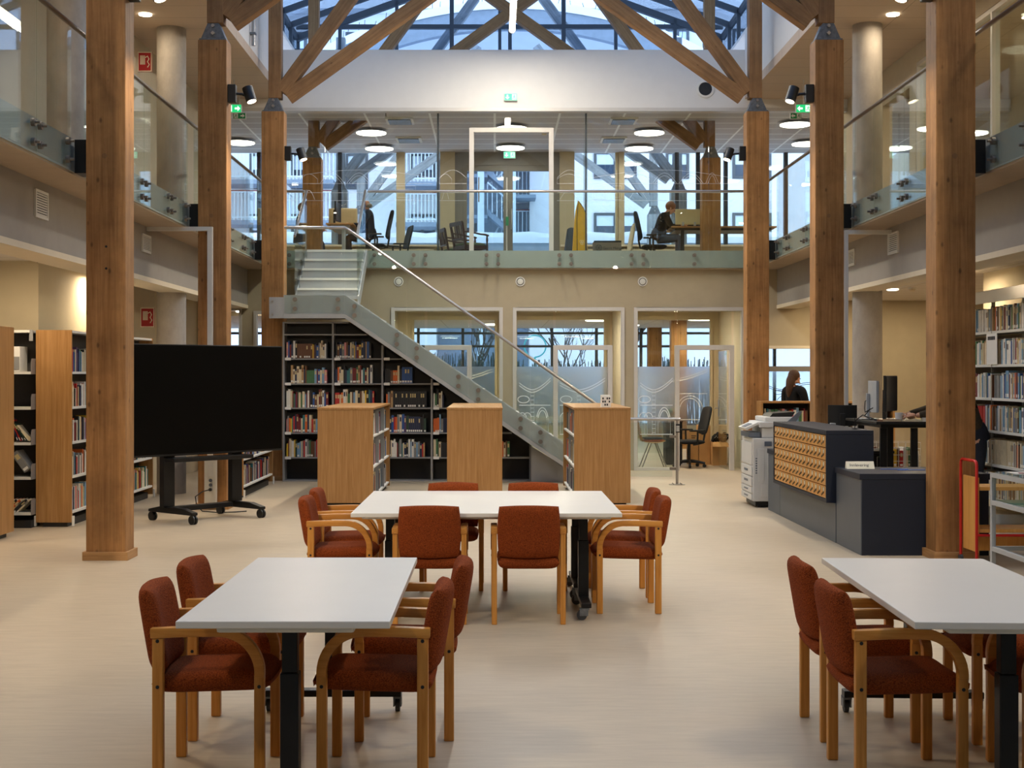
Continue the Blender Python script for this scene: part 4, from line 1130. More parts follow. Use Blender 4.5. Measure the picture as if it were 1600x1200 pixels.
grow(4, 0, 454, 511, [(.25, 4, 'green', .03, .2)]); grow(4, 1, 523, 582, [(.0, 1, 'navy', .04, .22), (.26, 1, 'dark red', .06, .235)]); grow(4, 2, 601, 644, [(.0, 4, 'black', .022, .22), (.1, 2, 'orange', .035, .2), (.27, 4, 'blue', .04, .25)])
grow(3, 0, 447, 513); grow(3, 1, 523, 587, [(.0, 2, 'red', .035, .23)]); grow(3, 2, 603, 668, [(.1, 17, 'black', .0325, .25)]); grow(3, 3, 677, 696)
grow(2, 0, 447, 512); grow(2, 1, 523, 590, vis=.02); grow(2, 2, 601, 667, [(.37, 6, 'navy', .03, .245)]); grow(2, 3, 677, 706, [(.15, 6, 'navy', .024, .22)])
grow(1, 0, 447, 512); grow(1, 1, 523, 590, vis=.02); grow(1, 2, 601, 667); grow(1, 3, 677, 715, [(.1, 7, 'black', .02, .22)]); grow(1, 4, 779, 797)

# low oak bookcases in the middle
def low_case(x0, x1, y0, y1, lab, sides, r):
    g = thing('low_bookcase', lab, 'bookcase', ((x0 + x1) / 2, (y0 + y1) / 2, 0), 'low oak bookcases')
    for y in (y0, y1 - .03): B(x0, x1, y, y + .03, .03, 1.203).build('end_panel', 'oak', g, bevel=.002)
    B(x0 - .005, x1 + .005, y0 - .005, y1 + .005, 1.204, 1.232).build('top_board', 'oak_flat', g, bevel=.003)
    xm = (x0 + x1) / 2
    B(xm - .01, xm + .01, y0 + .031, y1 - .031, .06, 1.2).build('back_panel', 'shelf_grey', g)
    B(x0 + .05, x1 - .05, y0 + .05, y1 - .05, 0, .059).build('plinth', 'shelf_dark', g)
    for s in (-1, 1):
        xa, xb = (x0 + .01, xm - .011) if s < 0 else (xm + .011, x1 - .01)
        for z in (.09, .475, .87):
            sh = B(xa, xb, y0 + .031, y1 - .031, z - .022, z).build('shelf', 'shelf_white', g)
            e = xa if s < 0 else xb
            B(e - .004, e + .004, y0 + .04, y0 + .16, z - .05, z - .0225).build('label_holder', 'paper_white', sh)
        for ym in (y0 + .031 + (y1 - y0) / 3, y0 + 2 * (y1 - y0) / 3):
            B(xa + .02, xb, ym - .005, ym + .005, .06, 1.2).build('divider', 'shelf_grey', g)
    return g
lr = random.Random(5)
CASES = [(-2.23, -1.53, 'low oak bookcase standing between the black screen and the other two'), (-.60, .095, 'middle low oak bookcase, seen end on, nothing on its top'), (1.0, 1.71, 'low oak bookcase with a small leaflet box on its top')]
CY0, CY1 = 17.4, 20.17
for k, (a, b, lab) in enumerate(CASES):
    low_case(a, b, CY0, CY1, lab, None, lr)
    for s in (-1, 1):
        vis = 1. if (k == 0 and s > 0) or (k == 2 and s < 0) else .01
        for z, nm in ((.09, 'lowest'), (.475, 'middle'), (.87, 'top')):
            L = (CY1 - CY0 - .062) / 3
            for q in range(3):
                st = CY0 + .031 + q * L + .035
                if s > 0: fill((b - .02, st, z), PI / 2, L - .10, .28, ('from near end', '%s shelf, %s bay, %s low oak bookcase' % (nm, ORD[q], ORD[k])), 'low %d' % k, .2, lr, vis=vis, tmin=.02, tmax=.05)
                else: fill((a + .02, st + L - .10, z), -PI / 2, L - .10, .28, ('from far end', '%s shelf, %s bay, %s low oak bookcase' % (nm, ORD[q], ORD[k])), 'low %d' % k, .2, lr, vis=vis, tmin=.02, tmax=.05)
g = thing('leaflet_box', 'small patterned leaflet box standing on the low oak bookcase near the stair foot', 'box', (1.42, 17.62, 1.232))
m = MB(); x0, x1, y0, y1 = 1.355, 1.475, 17.56, 17.70; t = .005; zb = 1.2325
m.box(x0, x1, y0, y1, zb, zb + t); m.box(x0, x1, y0, y0 + t, zb + t, 1.37); m.box(x0, x1, y1 - t, y1, zb + t, 1.39); m.box(x0, x0 + t, y0 + t, y1 - t, zb + t, 1.38); m.box(x1 - t, x1, y0 + t, y1 - t, zb + t, 1.38)
m.build('shell', 'paper_white', g)
m = MB()
for i in range(4):
    for j in range(3):
        if (i + j) % 3: m.box(x0 + .012 + i * .027, x0 + .03 + i * .027, y0 - .002, y0 - .0003, zb + .02 + j * .04, zb + .045 + j * .04)
m.build('pattern_dots', 'ink', g)

# tall bookcases on the left side
def tall_case_y(x0, x1, y0, y1, H, lab, name='tall_bookcase', end='oak', shelves=(), faces=(1,), nbay=3):
    g = thing(name, lab, 'bookcase', ((x0 + x1) / 2, (y0 + y1) / 2, 0), 'tall oak ended bookcases')
    for y in (y0, y1 - .03): B(x0, x1, y, y + .03, .05, H).build('end_panel', end, g, bevel=.002)
    xm = (x0 + x1) / 2
    B(x0 + .01, x1 - .01, y0 + .031, y1 - .031, H - .03, H - .005).build('top_board', 'shelf_white', g)
    B(xm - .008, xm + .008, y0 + .031, y1 - .031, .08, H - .031).build('back_panel', 'shelf_dark', g)
    B(x0 + .06, x1 - .06, y0 + .05, y1 - .05, 0, .079).build('plinth', 'shelf_dark', g)
    for y in (y0 + .012, y1 - .02): 
        for x in (x0 - .02, x1 + .002): B(x, x + .018, y - .01, y + .03, .01, .12).build('foot', 'shelf_white', g)
    for s in faces:
        xa, xb = (xm + .009, x1 - .005) if s > 0 else (x0 + .005, xm - .009)
        for z in shelves:
            sh = B(xa, xb, y0 + .031, y1 - .031, z - .025, z).build('shelf', 'shelf_white', g)
    return g
LS = [.17, .55, .92, 1.30, 1.68]
ln = ['lowest', 'second lowest', 'middle', 'second highest', 'highest']
tall_case_y(-4.956, -4.57, 14.93, 18.5, 2.13, 'tall bookcase with a grained oak end, half hidden behind the big timber column', shelves=LS, faces=(1, -1))
rr = random.Random(21)
for z, nm in zip(LS, ln):
    for q in range(4):
        fill((-4.585, 14.98 + q * .875, z), PI / 2, .80, .27, ('from near end', '%s shelf, %s bay, bookcase behind big column' % (nm, ORD[q])), 'tall', .128, rr, vis=1. if q == 0 or (q == 3 and z < .3) else .02, tmin=.018, tmax=.04)
g = tall_case_y(-3.72, -3.32, 18.25, 20.7, 1.38, 'low bookcase behind the black screen, full of books facing the hall', shelves=[.17, .53, .90], faces=(1,))
for z, nm in ((.17, 'lowest'), (.53, 'middle'), (.90, 'top')):
    for q in range(3):
        fill((-3.33, 18.3 + q * .8, z), PI / 2, .74, .27, ('from near end', '%s shelf, %s bay, bookcase behind black screen' % (nm, ORD[q])), 'screen', .138, rr, vis=1. if z < .6 else .05, tmin=.02, tmax=.045)
# shelves facing the camera at the left edge, with leaning books
def tall_case_x(x0, x1, y0, y1, H, lab):
    g = thing('tall_bookcase', lab, 'bookcase', ((x0 + x1) / 2, (y0 + y1) / 2, 0), 'tall oak ended bookcases')
    B(x0, x0 + .03, y0, y1, .05, H).build('end_panel', 'oak', g, bevel=.002)
    B(x0 + .031, x1, y1 - .015, y1, .08, H).build('back_panel', 'shelf_dark', g)
    B(x0 + .031, x1 - .03, y0 + .03, y1 - .02, H - .03, H - .004).build('top_board', 'shelf_white', g)
    B(x1 - .04, x1, y0 + .05, y0 + .06, H - .12, H).build('corner_plate', 'shelf_grey', g)
    B(x0 + .05, x1 - .02, y0 + .05, y1 - .03, .0, .079).build('plinth', 'shelf_dark', g)
    for z in LS + [2.05 - .0]:
        if z > 2: continue
        sh = B(x0 + .031, x1 - .0055, y0, y1 - .016, z - .028, z).build('shelf', 'shelf_white', g)
        m = MB(); m.prism([(x1 - .0045, y0, z - .028), (x1 - .0045, y1 - .016, z - .028), (x1 - .0045, y1 - .016, z + .14), (x1 - .0045, y0 + .02, z + .14), (x1 - .0045, y0, z + .1)], (.004, 0, 0)); m.build('shelf_bracket', 'shelf_grey', sh)
    return g
tall_case_x(-6.6, -4.962, 14.80, 15.16, 2.13, 'tall bookcase at the edge of the view with leaning books and a grey bookbox')
SXR = -4.972
for k, (c, t) in enumerate((('red', .028), ('black', .024), ('orange', .03), ('cream', .012), ('black', .022), ('cream', .016))):
    single((SXR - .345 + .036 * k, 14.83, LS[0] + .001 + t * 0), 0, (t, .18, .20), c, .80, '%s paperback leaning on the lowest shelf beside the oak end, %s of six' % (c, ORD[k]), 'lean')
single((SXR - .075, 14.83, LS[1] + .046), 0, (.075, .2, .24), 'grey', -.62, 'thick grey volume with a rainbow strip slumped against the shelf bracket', 'lean')
for k, (c, t) in enumerate((('navy', .012), ('red', .010), ('black', .014), ('dark green', .012), ('cream', .01))):
    single((SXR - .15 + .030 * k, 14.83, LS[2] + .012), 0, (t, .17, .26 - .012 * k), c, -.35 - .08 * k, '%s magazine slumped on the middle shelf beside the oak end, %s of five' % (c, ORD[k]), 'lean')
g = thing('magazine_file', 'grey magazine file on the highest shelf at the edge of the view', 'magazine file', (SXR - .17, 14.93, LS[4]))
m = MB(); m.box(SXR - .20, SXR - .125, 14.84, 15.08, LS[4] + .001, LS[4] + .27); m.build('box', 'paper_white', g, bevel=.004); m = MB(); m.box(SXR - .195, SXR - .13, 14.836, 14.8395, LS[4] + .02, LS[4] + .16); m.build('label', 'shelf_grey', g)
tall_case_x2 = thing('tall_bookcase', 'nearest tall bookcase at the edge of the view, only its oak end panel showing', 'bookcase', (-5.6, 13.8, 0), 'tall oak ended bookcases')
g = tall_case_x2
B(-4.94, -4.91, 13.42, 14.12, .05, 2.13).build('end_panel', 'oak', g, bevel=.002)
B(-7.0, -4.941, 13.76, 13.78, .08, 2.1).build('back_panel', 'shelf_dark', g)
B(-6.98, -4.96, 13.5, 14.04, 0, .079).build('plinth', 'shelf_dark', g)
for z in LS:
    for a, b in ((13.43, 13.759), (13.781, 14.11)): B(-7.0, -4.941, a, b, z - .025, z).build('shelf', 'shelf_white', g)
B(-7.0, -4.941, 13.43, 14.11, 2.08, 2.11).build('top_board', 'shelf_white', g)
for x in (-4.955, -4.925): pass
# white wall shelving on the counter side
WX, WY0, WY1 = 5.5, 13.4, 17.2
WS = [.29, .66, 1.03, 1.39, 1.76, 2.13]
g = thing('wall_shelving', 'tall white metal wall shelving packed with books behind the display case', 'bookcase', (5.68, 15.3, 0))
for y in (WY0, WY0 + .95, WY0 + 1.9, WY0 + 2.85, WY1):
    B(5.84, 5.88, y - .015, y + .015, 0, 2.5).build('upright', 'shelf_white', g); B(5.50, 5.8395, y - .012, y + .012, .0, .10).build('foot', 'shelf_white', g)
for z in WS:
    for q in range(4):
        a, b = WY0 + .95 * q + .013, WY0 + .95 * (q + 1) - .013
        if q == 3: b = WY1 - .013
        B(5.50, 5.84, a, b, z - .028, z).build('shelf', 'shelf_white', g)
        if z > 2.2: continue
B(5.86, 5.875, WY0, WY1, .3, 2.1).build('back_panel', 'wall_grey', g)
m = MB(); m.prism([(5.44, WY0, 2.44), (5.44, WY0, 2.57), (5.46, WY0, 2.58), (5.86, WY0, 2.58), (5.86, WY0, 2.56), (5.46, WY0, 2.54), (5.46, WY0, 2.44)], (0, WY1 - WY0, 0)); m.build('canopy_board', 'shelf_white', g)
wr = random.Random(31)
wn = ['lowest', 'second lowest', 'third lowest', 'third highest', 'second highest', 'highest']
LIGHT = ['white'] * 10 + ['cream'] * 6 + ['grey'] * 5 + ['tan'] * 2 + ['light blue'] * 4 + ['brown'] * 2 + ['dark red', 'blue', 'navy', 'yellow', 'orange', 'green']
for zi, z in enumerate(WS):
    for q in range(4):
        a, b = WY0 + .95 * q + .02, WY0 + .95 * (q + 1) - .02
        runs = None
        if q == 1 and zi == 3: runs = [(.0, 6, 'grey', .03, .25), (.33, 3, 'light blue', .03, .3)]
        if q == 2 and zi == 3: runs = [(.0, 8, 'dark red', .05, .27)]
        if q == 2 and zi == 2: runs = [(.3, 10, 'red', .034, .26), (.0, 4, 'dark red', .05, .27)][::-1]
        if q == 1 and zi == 1: runs = [(.0, 18, 'cream', .03, .27)]
        if q == 2 and zi == 5: runs = [(.4, 8, 'white', .032, .25)]
        vis = 1. if q in (1, 2) else .05
        fill((5.50, b, z), -PI / 2, b - a, .28, ('from far end', '%s shelf, %s bay, white wall shelving' % (wn[zi], ('hidden', 'nearer', 'farther', 'farthest')[q])), 'wall', .22, wr, pal=LIGHT, runs=runs, vis=vis, tmin=.018, tmax=.04, hvar=.15)
g = thing('shelf_sign', 'upright white shelf sign with dark lettering among the books of the white shelving', 'sign', (5.6, 15.35, WS[4]))
B(5.485, 5.49, 15.1, 15.42, WS[4] + .001, WS[4] + .34).build('board', 'paper_white', g)
m = MB()
for k in range(5): m.box(5.481, 5.4845, 15.16 + .045 * k, 15.19 + .045 * k, WS[4] + .27, WS[4] + .31)
m.build('lettering', 'ink', g)
# open low oak shelves in front of the frosted window
g = thing('counter_bookcase', 'waist high oak bookcase in front of the standing woman', 'bookcase', (5.1, 21.25, 0))
hx0, hx1, hz = 4.06, 6.1, 1.24
B(hx0, hx1, 21.06, 21.44, hz - .03, hz).build('top_board', 'oak_flat', g, bevel=.003)
for x in (hx0, 4.85, 5.5, hx1 - .03): B(x, x + .03, 21.065, 21.435, 0, hz - .031).build('upright', 'oak', g)
B(hx0 + .031, hx1 - .031, 21.415, 21.435, .0, hz - .031).build('back_panel', 'shelf_dark', g)
for a, b in ((hx0, 4.85), (4.85, 5.5), (5.5, hx1 - .03)):
    for z in (.1, .5, .9): B(a + .031, b - .001, 21.07, 21.414, z - .025, z).build('shelf', 'oak_flat', g)
hr = random.Random(8)
for k, (a, b) in enumerate(((hx0, 4.85), (4.85, 5.5), (5.5, hx1 - .03))):
    for z, nm in ((.5, 'middle'), (.9, 'top')):
        fill((a + .06, 21.08, z), 0, b - a - .12, .24, ('from left', '%s shelf, %s bay, waist high oak bookcase' % (nm, ORD[k])), 'oak', .2, hr, vis=.5 if z > .6 and k == 0 else .05)

# now make the books: the largest in view one by one, the others as one mass
MESH = [book_mesh(k) for k in range(4)]
def add_book(b, label):
    o = bpy.data.objects.new('book', MESH[b['kind']]); C.objects.link(o)
    o.location = b['pos'] + Vector((0, 0, .0006)); o.rotation_euler = (0, b['tilt'], b['rz']); o.scale = b['s']
    o.material_slots[0].link = 'OBJECT'; o.material_slots[0].material = MATS['book ' + b['col']]
    if b['col'] in ('white', 'cream', 'tan', 'yellow'): o.material_slots[3].link = 'OBJECT'; o.material_slots[3].material = MATS['book ' + ('brown' if b['n'] % 2 else 'navy')]
    tag(o, label, 'book', 'books ' + ('leaning at the edge of the view' if b['where'] is None else b['where'] if isinstance(b['where'], str) else 'on the ' + b['where'][1]), 'thing')
    return o
BOOKS.sort(key=lambda b: -b['area'])
used_labels = set()
mass = MB()
mats_mass = ['book ' + k for k in PAL] + ['page_cream']
idx = {k: i for i, k in enumerate(PAL)}
for i, b in enumerate(BOOKS):
    if i < 300:
        if b['where'] is None: lab = b['label']
        else: lab = '%s book, %s %s, %s' % (b['col'], ordinal(b['n']), *b['where'])
        add_book(b, lab)
    else:
        t, d, h = b['s']; c, s_ = math.cos(b['rz']), math.sin(b['rz']); p = b['pos'] + Vector((0, 0, .0006))
        def q(x, y, z): return (p.x + c * x - s_ * y, p.y + s_ * x + c * y, p.z + z)
        for (xa, xb, ya, yb_, zb_, mi) in ((0, t, 0, .01, h, idx[b['col']]), (0, .003, .01, d, h, idx[b['col']]), (t - .003, t, .01, d, h, idx[b['col']]), (.003, t - .003, .01, d - .004, h - .004, len(PAL))):
            mass.mi = mi
            mass._faces([q(xa, ya, 0), q(xb, ya, 0), q(xb, yb_, 0), q(xa, yb_, 0), q(xa, ya, zb_), q(xb, ya, zb_), q(xb, yb_, zb_), q(xa, yb_, zb_)],
                        [(3, 2, 1, 0), (4, 5, 6, 7), (0, 1, 5, 4), (1, 2, 6, 5), (2, 3, 7, 6), (3, 0, 4, 7)])
tag(mass.build('remaining_books', mats_mass), 'smaller and farther books filling the rest of the shelves', 'books', None, 'stuff')
def text_mesh(name, cu, parent):
    t = bpy.data.objects.new(name, cu); C.objects.link(t); bpy.context.view_layer.update()
    me = bpy.data.meshes.new_from_object(t.evaluated_get(bpy.context.evaluated_depsgraph_get())); bpy.data.objects.remove(t)
    me.materials.clear(); me.materials.append(MATS['ink'])
    o = bpy.data.objects.new(name, me); C.objects.link(o); o.parent = parent
    return o
# ---------------------------------------------------------------- the black screen on its stand
def rotz(o, x, y, a): o.location = (x, y, 0); o.rotation_euler = (0, 0, a); return o
g = thing('presentation_screen', 'huge black presentation screen on a wheeled black stand behind the timber column', 'screen', (0, 0, 0))
sc = B(-1.085, 1.085, -.035, .035, .742, 1.985).build('screen_body', 'black_plastic', g, bevel=.006)
B(-1.068, 1.068, -.0385, -.0355, .765, 1.972).build('display', 'screen_black', sc)
for x in (-.48, .48):
    B(x - .075, x + .075, .06, .14, .17, 1.3).build('post', 'black_metal', g, bevel=.006)
    ft = MB(); ft.prism([(x - .04, -.40, .10), (x - .04, -.40, .13), (x - .04, -.2, .17), (x - .04, .2, .17), (x - .04, .40, .13), (x - .04, .40, .10)], (.08, 0, 0)); fo = ft.build('foot', 'black_metal', g, bevel=.006)
    for y in (-.37, .37):
        m = MB(); m.cyl((x - .028, y, .05), (x - .008, y, .05), .05, 20); m.cyl((x + .008, y, .05), (x + .028, y, .05), .05, 20); m.cyl((x - .008, y, .05), (x + .008, y, .05), .02, 10)
        m.cyl((x, y, .05), (x, y, .103), .012, 8)
        m.build('caster', 'black_plastic', fo, smooth=True)
B(-.40, .40, .04, .16, .11, .165).build('cross_beam', 'black_metal', g, bevel=.006)
B(-.56, .56, -.14, .055, .675, .72).build('tray', 'black_metal', g, bevel=.006)
B(-.3, .3, .0355, .06, .95, 1.5).build('mount_plate', 'black_metal', g)
rotz(g, -3.28, 15.78, math.atan2(.76, .65))
g = thing('power_cord', 'black power cord plugged in the white outlet duct and trailing on the floor', 'cord', (-3.4, 16.7, 0))
MB().tube([(-3.457, 16.80, .25), (-3.46, 16.74, .25), (-3.52, 16.68, .24), (-3.60, 16.62, .18), (-3.58, 16.6, .08), (-3.5, 16.55, .012), (-3.3, 16.45, .008), (-3.1, 16.5, .008), (-2.98, 16.6, .008)], .007, 8).build('cable', 'cable_black', g, smooth=True)
MB().cyl((-3.457, 16.811, .25), (-3.457, 16.77, .25), .018, 14).build('plug', 'black_plastic', g, smooth=True)

# ---------------------------------------------------------------- navy counter with the card drawers
FX = 3.336
g = thing('service_counter', 'long navy service counter with a lighter plinth panel, next to the timber column', 'counter', (3.6, 14.7, 0))
B(FX + .002, 4.5, 12.60, 13.51, 0, .69).build('low_end', 'navy_front', g, bevel=.003)
B(FX - .012, 4.52, 12.588, 13.52, .691, .745).build('low_worktop', 'navy', g, bevel=.003)
B(FX + .01, 4.5, 12.592, 12.5995, 0.0, .69).build('end_panel', 'navy', g)
B(FX, 3.70, 13.53, 16.16, 0, .386).build('plinth_panel', 'navy_front', g, bevel=.003)
B(FX, 3.95, 16.17, 16.86, 0, .69).build('far_end', 'navy_front', g, bevel=.003)
B(FX - .012, 3.96, 16.165, 16.875, .691, .745).build('far_worktop', 'navy', g, bevel=.003)
g = thing('card_catalogue', 'navy cabinet with rows of small wooden card index drawers, set on the counter', 'card catalogue', (3.48, 14.87, .39))
cy0, cy1, cx0, cx1, cz0, cz1 = 13.57, 16.155, 3.255, 3.72, .388, 1.10
m = MB(); m.box(cx0, cx1, cy0, cy1, cz1 - .045, cz1); tp = m.build('top_panel', 'navy', g, bevel=.003)
B(cx0, cx1, cy0, cy0 + .035, cz0, cz1 - .046).build('side_panel', 'navy', g, bevel=.002); B(cx0, cx1, cy1 - .035, cy1, cz0, cz1 - .046).build('side_panel', 'navy', g, bevel=.002)
B(cx0, cx1, cy0 + .036, cy1 - .036, cz0, cz0 + .035).build('bottom_panel', 'navy', g)
B(cx0 + .32, cx1, cy0 + .036, cy1 - .036, cz0 + .036, cz1 - .046).build('back_panel', 'navy', g)
bw = (cy1 - cy0 - .08) / 3; bh = (cz1 - cz0 - .085) / 5; dw = (bw - .022) / 5
proto = None
for b in range(3):
    for r in range(5):
        for k in range(5):
            if proto is None:
                d = B(0, .30, .0015, dw - .0015, .004, bh - .006).build('drawer', 'drawer_wood', None, bevel=.0025)
                m = MB(); c = dw / 2
                m.box(-.003, 0, c - .027, c + .027, bh * .52, bh * .52 + .004); m.box(-.003, 0, c - .027, c + .027, bh * .86, bh * .86 + .004); m.box(-.003, 0, c - .027, c - .022, bh * .52 + .004, bh * .86); m.box(-.003, 0, c + .022, c + .027, bh * .52 + .004, bh * .86)
                m.tube([(-.001, c - .014, bh * .48), (-.016, c - .014, bh * .34), (-.022, c, bh * .24), (-.016, c + .014, bh * .34), (-.001, c + .014, bh * .48)], .005, 6)
                pl = m.build('pull', 'brass', d)
                cd = B(-.0018, -.0003, dw / 2 - .0215, dw / 2 + .0215, bh * .53, bh * .86).build('label_card', 'sign_cream', d)
                proto = (d, pl, cd); nd = d; d.parent = g
            else:
                nd = proto[0].copy(); C.objects.link(nd); nd.parent = g
                for q in proto[1:]:
                    c2 = q.copy(); C.objects.link(c2); c2.parent = nd
            nd.location = Vector((cx0 + .006, cy0 + .040 + b * bw + .011 + k * dw, cz0 + .037 + r * bh)) - g.location
# sign and pens on the low worktop
g = thing('desk_sign', 'cream wedge sign with black lettering on the low counter top', 'sign', (3.5, 13.25, .745))
sx0, sx1 = 3.37, 3.635
MB().prism([(sx0, 13.22, .746), (sx0, 13.30, .746), (sx0, 13.275, .815), (sx0, 13.262, .815)], (sx1 - sx0, 0, 0)).build('wedge', 'sign_cream', g, bevel=.002)
cu = bpy.data.curves.new('lettering', 'FONT'); cu.body = 'Innlevering'; cu.size = .042; cu.shear = .18; cu.extrude = .0006; cu.align_x = 'CENTER'
tx = text_mesh('lettering', cu, g)
tx.location = Vector(((sx0 + sx1) / 2 - .015, 13.2335, .770)) - g.location; tx.rotation_euler = (math.atan2(.069, .042), 0, 0)
for k, (x, y) in enumerate(((3.80, 13.15), (3.93, 13.05))):
    g = thing('plastic_ruler', 'blue plastic ruler on the low counter top, %s' % ('nearer the sign' if k == 0 else 'nearer the column'), 'ruler', (x, y, .746), 'blue rulers')
    B(x - .13, x + .13, y - .016, y + .016, .7455, .752).build('strip', 'plastic_blue', g, bevel=.002); m = MB()
    for q in range(20): m.box(x - .12 + q * .012, x - .119 + q * .012, y - .014, y - .004, .752, .7524)
    m.build('scale_marks', 'paper_white', g)
g = thing('pen_stand', 'thin metal memo stand on top of the card catalogue', 'memo stand', (3.62, 13.9, 1.1))
MB().cyl((3.62, 13.9, 1.108), (3.62, 13.9, 1.22), .003, 8).build('rod', 'black_metal', g); MB().lathe([(.03, 1.101), (.03, 1.107), (.004, 1.109)], (3.62, 13.9, 0), 16).build('base', 'black_metal', g)

# ---------------------------------------------------------------- copier
g = thing('copier', 'large white photocopier standing at the far end of the navy counter', 'copier', (3.48, 17.5, 0))
px0, px1, py0, py1 = 3.18, 3.76, 17.12, 17.86
B(px0 + .06, px1 - .04, py0 + .06, py1 - .06, .012, .075).build('base', 'black_plastic', g)
for x in (px0 + .10, px1 - .1):
    for y in (py0 + .05, py1 - .05): MB().cyl((x - .015, y, .022), (x + .015, y, .022), .022, 14).build('caster', 'black_plastic', g)
B(px0 + .02, px1, py0, py1, .076, .86).build('body', 'copier_white', g, bevel=.012)
for k in range(4):
    z0 = .09 + .085 * k if k < 2 else .26 + .13 * (k - 2)
    h = .08 if k < 2 else .125
    dr = B(px0, px0 + .0195, py0 + .03, py1 - .03, z0, z0 + h - .006).build('paper_drawer', 'copier_white', g, bevel=.006)
    B(px0 - .004, px0 - .0002, py0 + .25, py1 - .25, z0 + h * .4, z0 + h * .62).build('handle', 'copier_grey', dr)
B(px0 + .004, px0 + .0195, py0 + .03, py1 - .03, .53, .80).build('front_door', 'copier_white', g, bevel=.005)
for (a, b, c, d, nm) in ((.12, .50, .10, .27, 'side_panel'), (.20, .54, .30, .66, 'bypass_door'), (.08, .16, .30, .70, 'side_panel')):
    q = B(px0 + a, px0 + b, py0 - .008, py0 - .0005, c + .03, d + .03).build(nm, 'copier_white', g, bevel=.004)
    if nm == 'bypass_door': B(px0 + a + .03, px0 + a + .14, py0 - .0105, py0 - .0085, d + .06 - .1, d + .06 - .07).build('latch', 'copier_grey', q)
m = MB()
for k in range(7): m.box(px0 + .05, px0 + .07, py0 - .003, py0 - .0002, .42 + .03 * k, .435 + .03 * k)
m.build('vent_slot', 'copier_grey', g)
B(px0 + .16, px0 + .25, py0 - .012, py0 - .0005, .76, .82).build('recess_handle', 'copier_grey', g, bevel=.003)
B(px0 + .14, px1 - .02, py0 + .04, py1 - .02, .862, .99).build('output_bay', 'copier_white', g, bevel=.01)
B(px0 + .10, px1, py0, py1, .991, 1.06).build('scanner', 'copier_white', g, bevel=.01)
ad = B(px0 + .18, px1 - .02, py0 + .05, py1 - .01, 1.061, 1.12).build('document_feeder', 'copier_white', g, bevel=.015)
MB().prism([(px0 + .24, py0 + .08, 1.121), (px0 + .52, py0 + .08, 1.121), (px0 + .56, py0 + .08, 1.185), (px0 + .28, py0 + .08, 1.165)], (0, .5, 0)).build('feeder_tray', 'black_plastic', ad, bevel=.004)
MB().prism([(px0 - .07, py0 + .05, .985), (px0 + .1, py0 + .05, 1.062), (px0 + .1, py0 + .05, 1.03), (px0 - .05, py0 + .05, .955)], (0, .5, 0)).build('control_panel', 'copier_white', g, bevel=.006)
MB().prism([(px0 - .0605, py0 + .12, .9935), (px0 + .03, py0 + .12, 1.0345), (px0 + .0285, py0 + .12, 1.0375), (px0 - .062, py0 + .12, .9965)], (0, .26, 0)).build('touch_screen', 'copier_grey', g)
B(px0 - .02, px0 + .13, py0 + .1, py1 - .1, .865, .93).build('finisher_tray', 'copier_grey', g, bevel=.01)
MB().prism([(px1 - .13, py0 + .03, 1.063), (px1 - .02, py0 + .03, 1.063), (px1 + .06, py0 + .03, 1.19), (px1 + .01, py0 + .03, 1.19)], (0, .02, 0)).build('side_tray', 'copier_grey', g, bevel=.003)

# ---------------------------------------------------------------- staff desk and what stands on it
DX0, DX1, DY0, DY1, DZ = 4.15, 4.90, 15.03, 16.36, 1.135
def desk(name, lab, x0, x1, y0, y1, z, topmat, legx, legy, legmat='black_metal', z0=0.):
    g = thing(name, lab, 'desk', ((x0 + x1) / 2, (y0 + y1) / 2, z0))
    B(x0, x1, y0, y1, z0 + z - .028, z0 + z).build('desktop', topmat, g, bevel=.004)
    for x in legx:
        for y in legy:
            lg = B(x - .035, x + .035, y - .025, y + .025, z0 + .041, z0 + z - .075).build('leg', legmat, g, bevel=.004)
    for y in legy: B(x0 + .05, x1 - .05, y - .035, y + .035, z0 + .0, z0 + .04).build('foot', legmat, g, bevel=.006)
    B(x0 + .08, x1 - .08, y0 + .12, y1 - .12, z0 + z - .07, z0 + z - .029).build('frame', legmat, g)
    return g
desk('standing_desk', 'black standing desk raised high behind the navy counter', DX0, DX1, DY0, DY1, DZ, 'black_plastic', (4.28, 4.62), (DY0 + .2, DY1 - .2))
def monitor(x, y, z, rz, lab, w=.56, h=.35, back='black_plastic', tilt=0., lift=.12):
    g = thing('monitor', lab, 'monitor', (0, 0, 0), 'computer monitors')
    m = MB()
    pts = [(-w / 2 + w * i / 12, .018 + .03 * (1 - (2 * i / 12 - 1) ** 2)) for i in range(13)]
    m.prism([(p[0], p[1] - .03, lift) for p in pts] + [(p[0], p[1], lift) for p in reversed(pts)], (0, 0, h))
    sb = m.build('screen_body', back, g, bevel=.004)
    m = MB()
    m.prism([(p[0] * .97, p[1] - .0325, lift + .012) for p in pts] + [(p[0] * .97, p[1] - .0305, lift + .012) for p in reversed(pts)], (0, 0, h - .024)); m.build('display', 'screen_black', sb)
    B(-.03, .03, .052, .085, .012, lift + h * .6).build('neck', back, g, bevel=.004)
    B(-.12, .12, -.02, .16, .0, .011).build('foot', back, g, bevel=.004)
    g.location = (x, y, z + .001); g.rotation_euler = (tilt, 0, rz)
    return g
monitor(4.44, 15.50, DZ, math.radians(62), 'black curved monitor in the middle of the standing desk, seen from its back', .58, .40, lift=.10)
monitor(4.36, 15.90, DZ, math.radians(84), 'monitor with grey edge, seen nearly side on at the far end of the standing desk', .55, .36, 'stair_grey', lift=.08)
g = thing('coffee_mug', 'white coffee mug by the hand on the standing desk', 'mug', (4.45, 15.22, DZ))
MB().lathe([(.036, DZ + .001), (.044, DZ + .095), (.040, DZ + .095), (.033, DZ + .008)], (4.45, 15.22, 0), 24).build('cup', 'mug_white', g, smooth=True, angle=50)
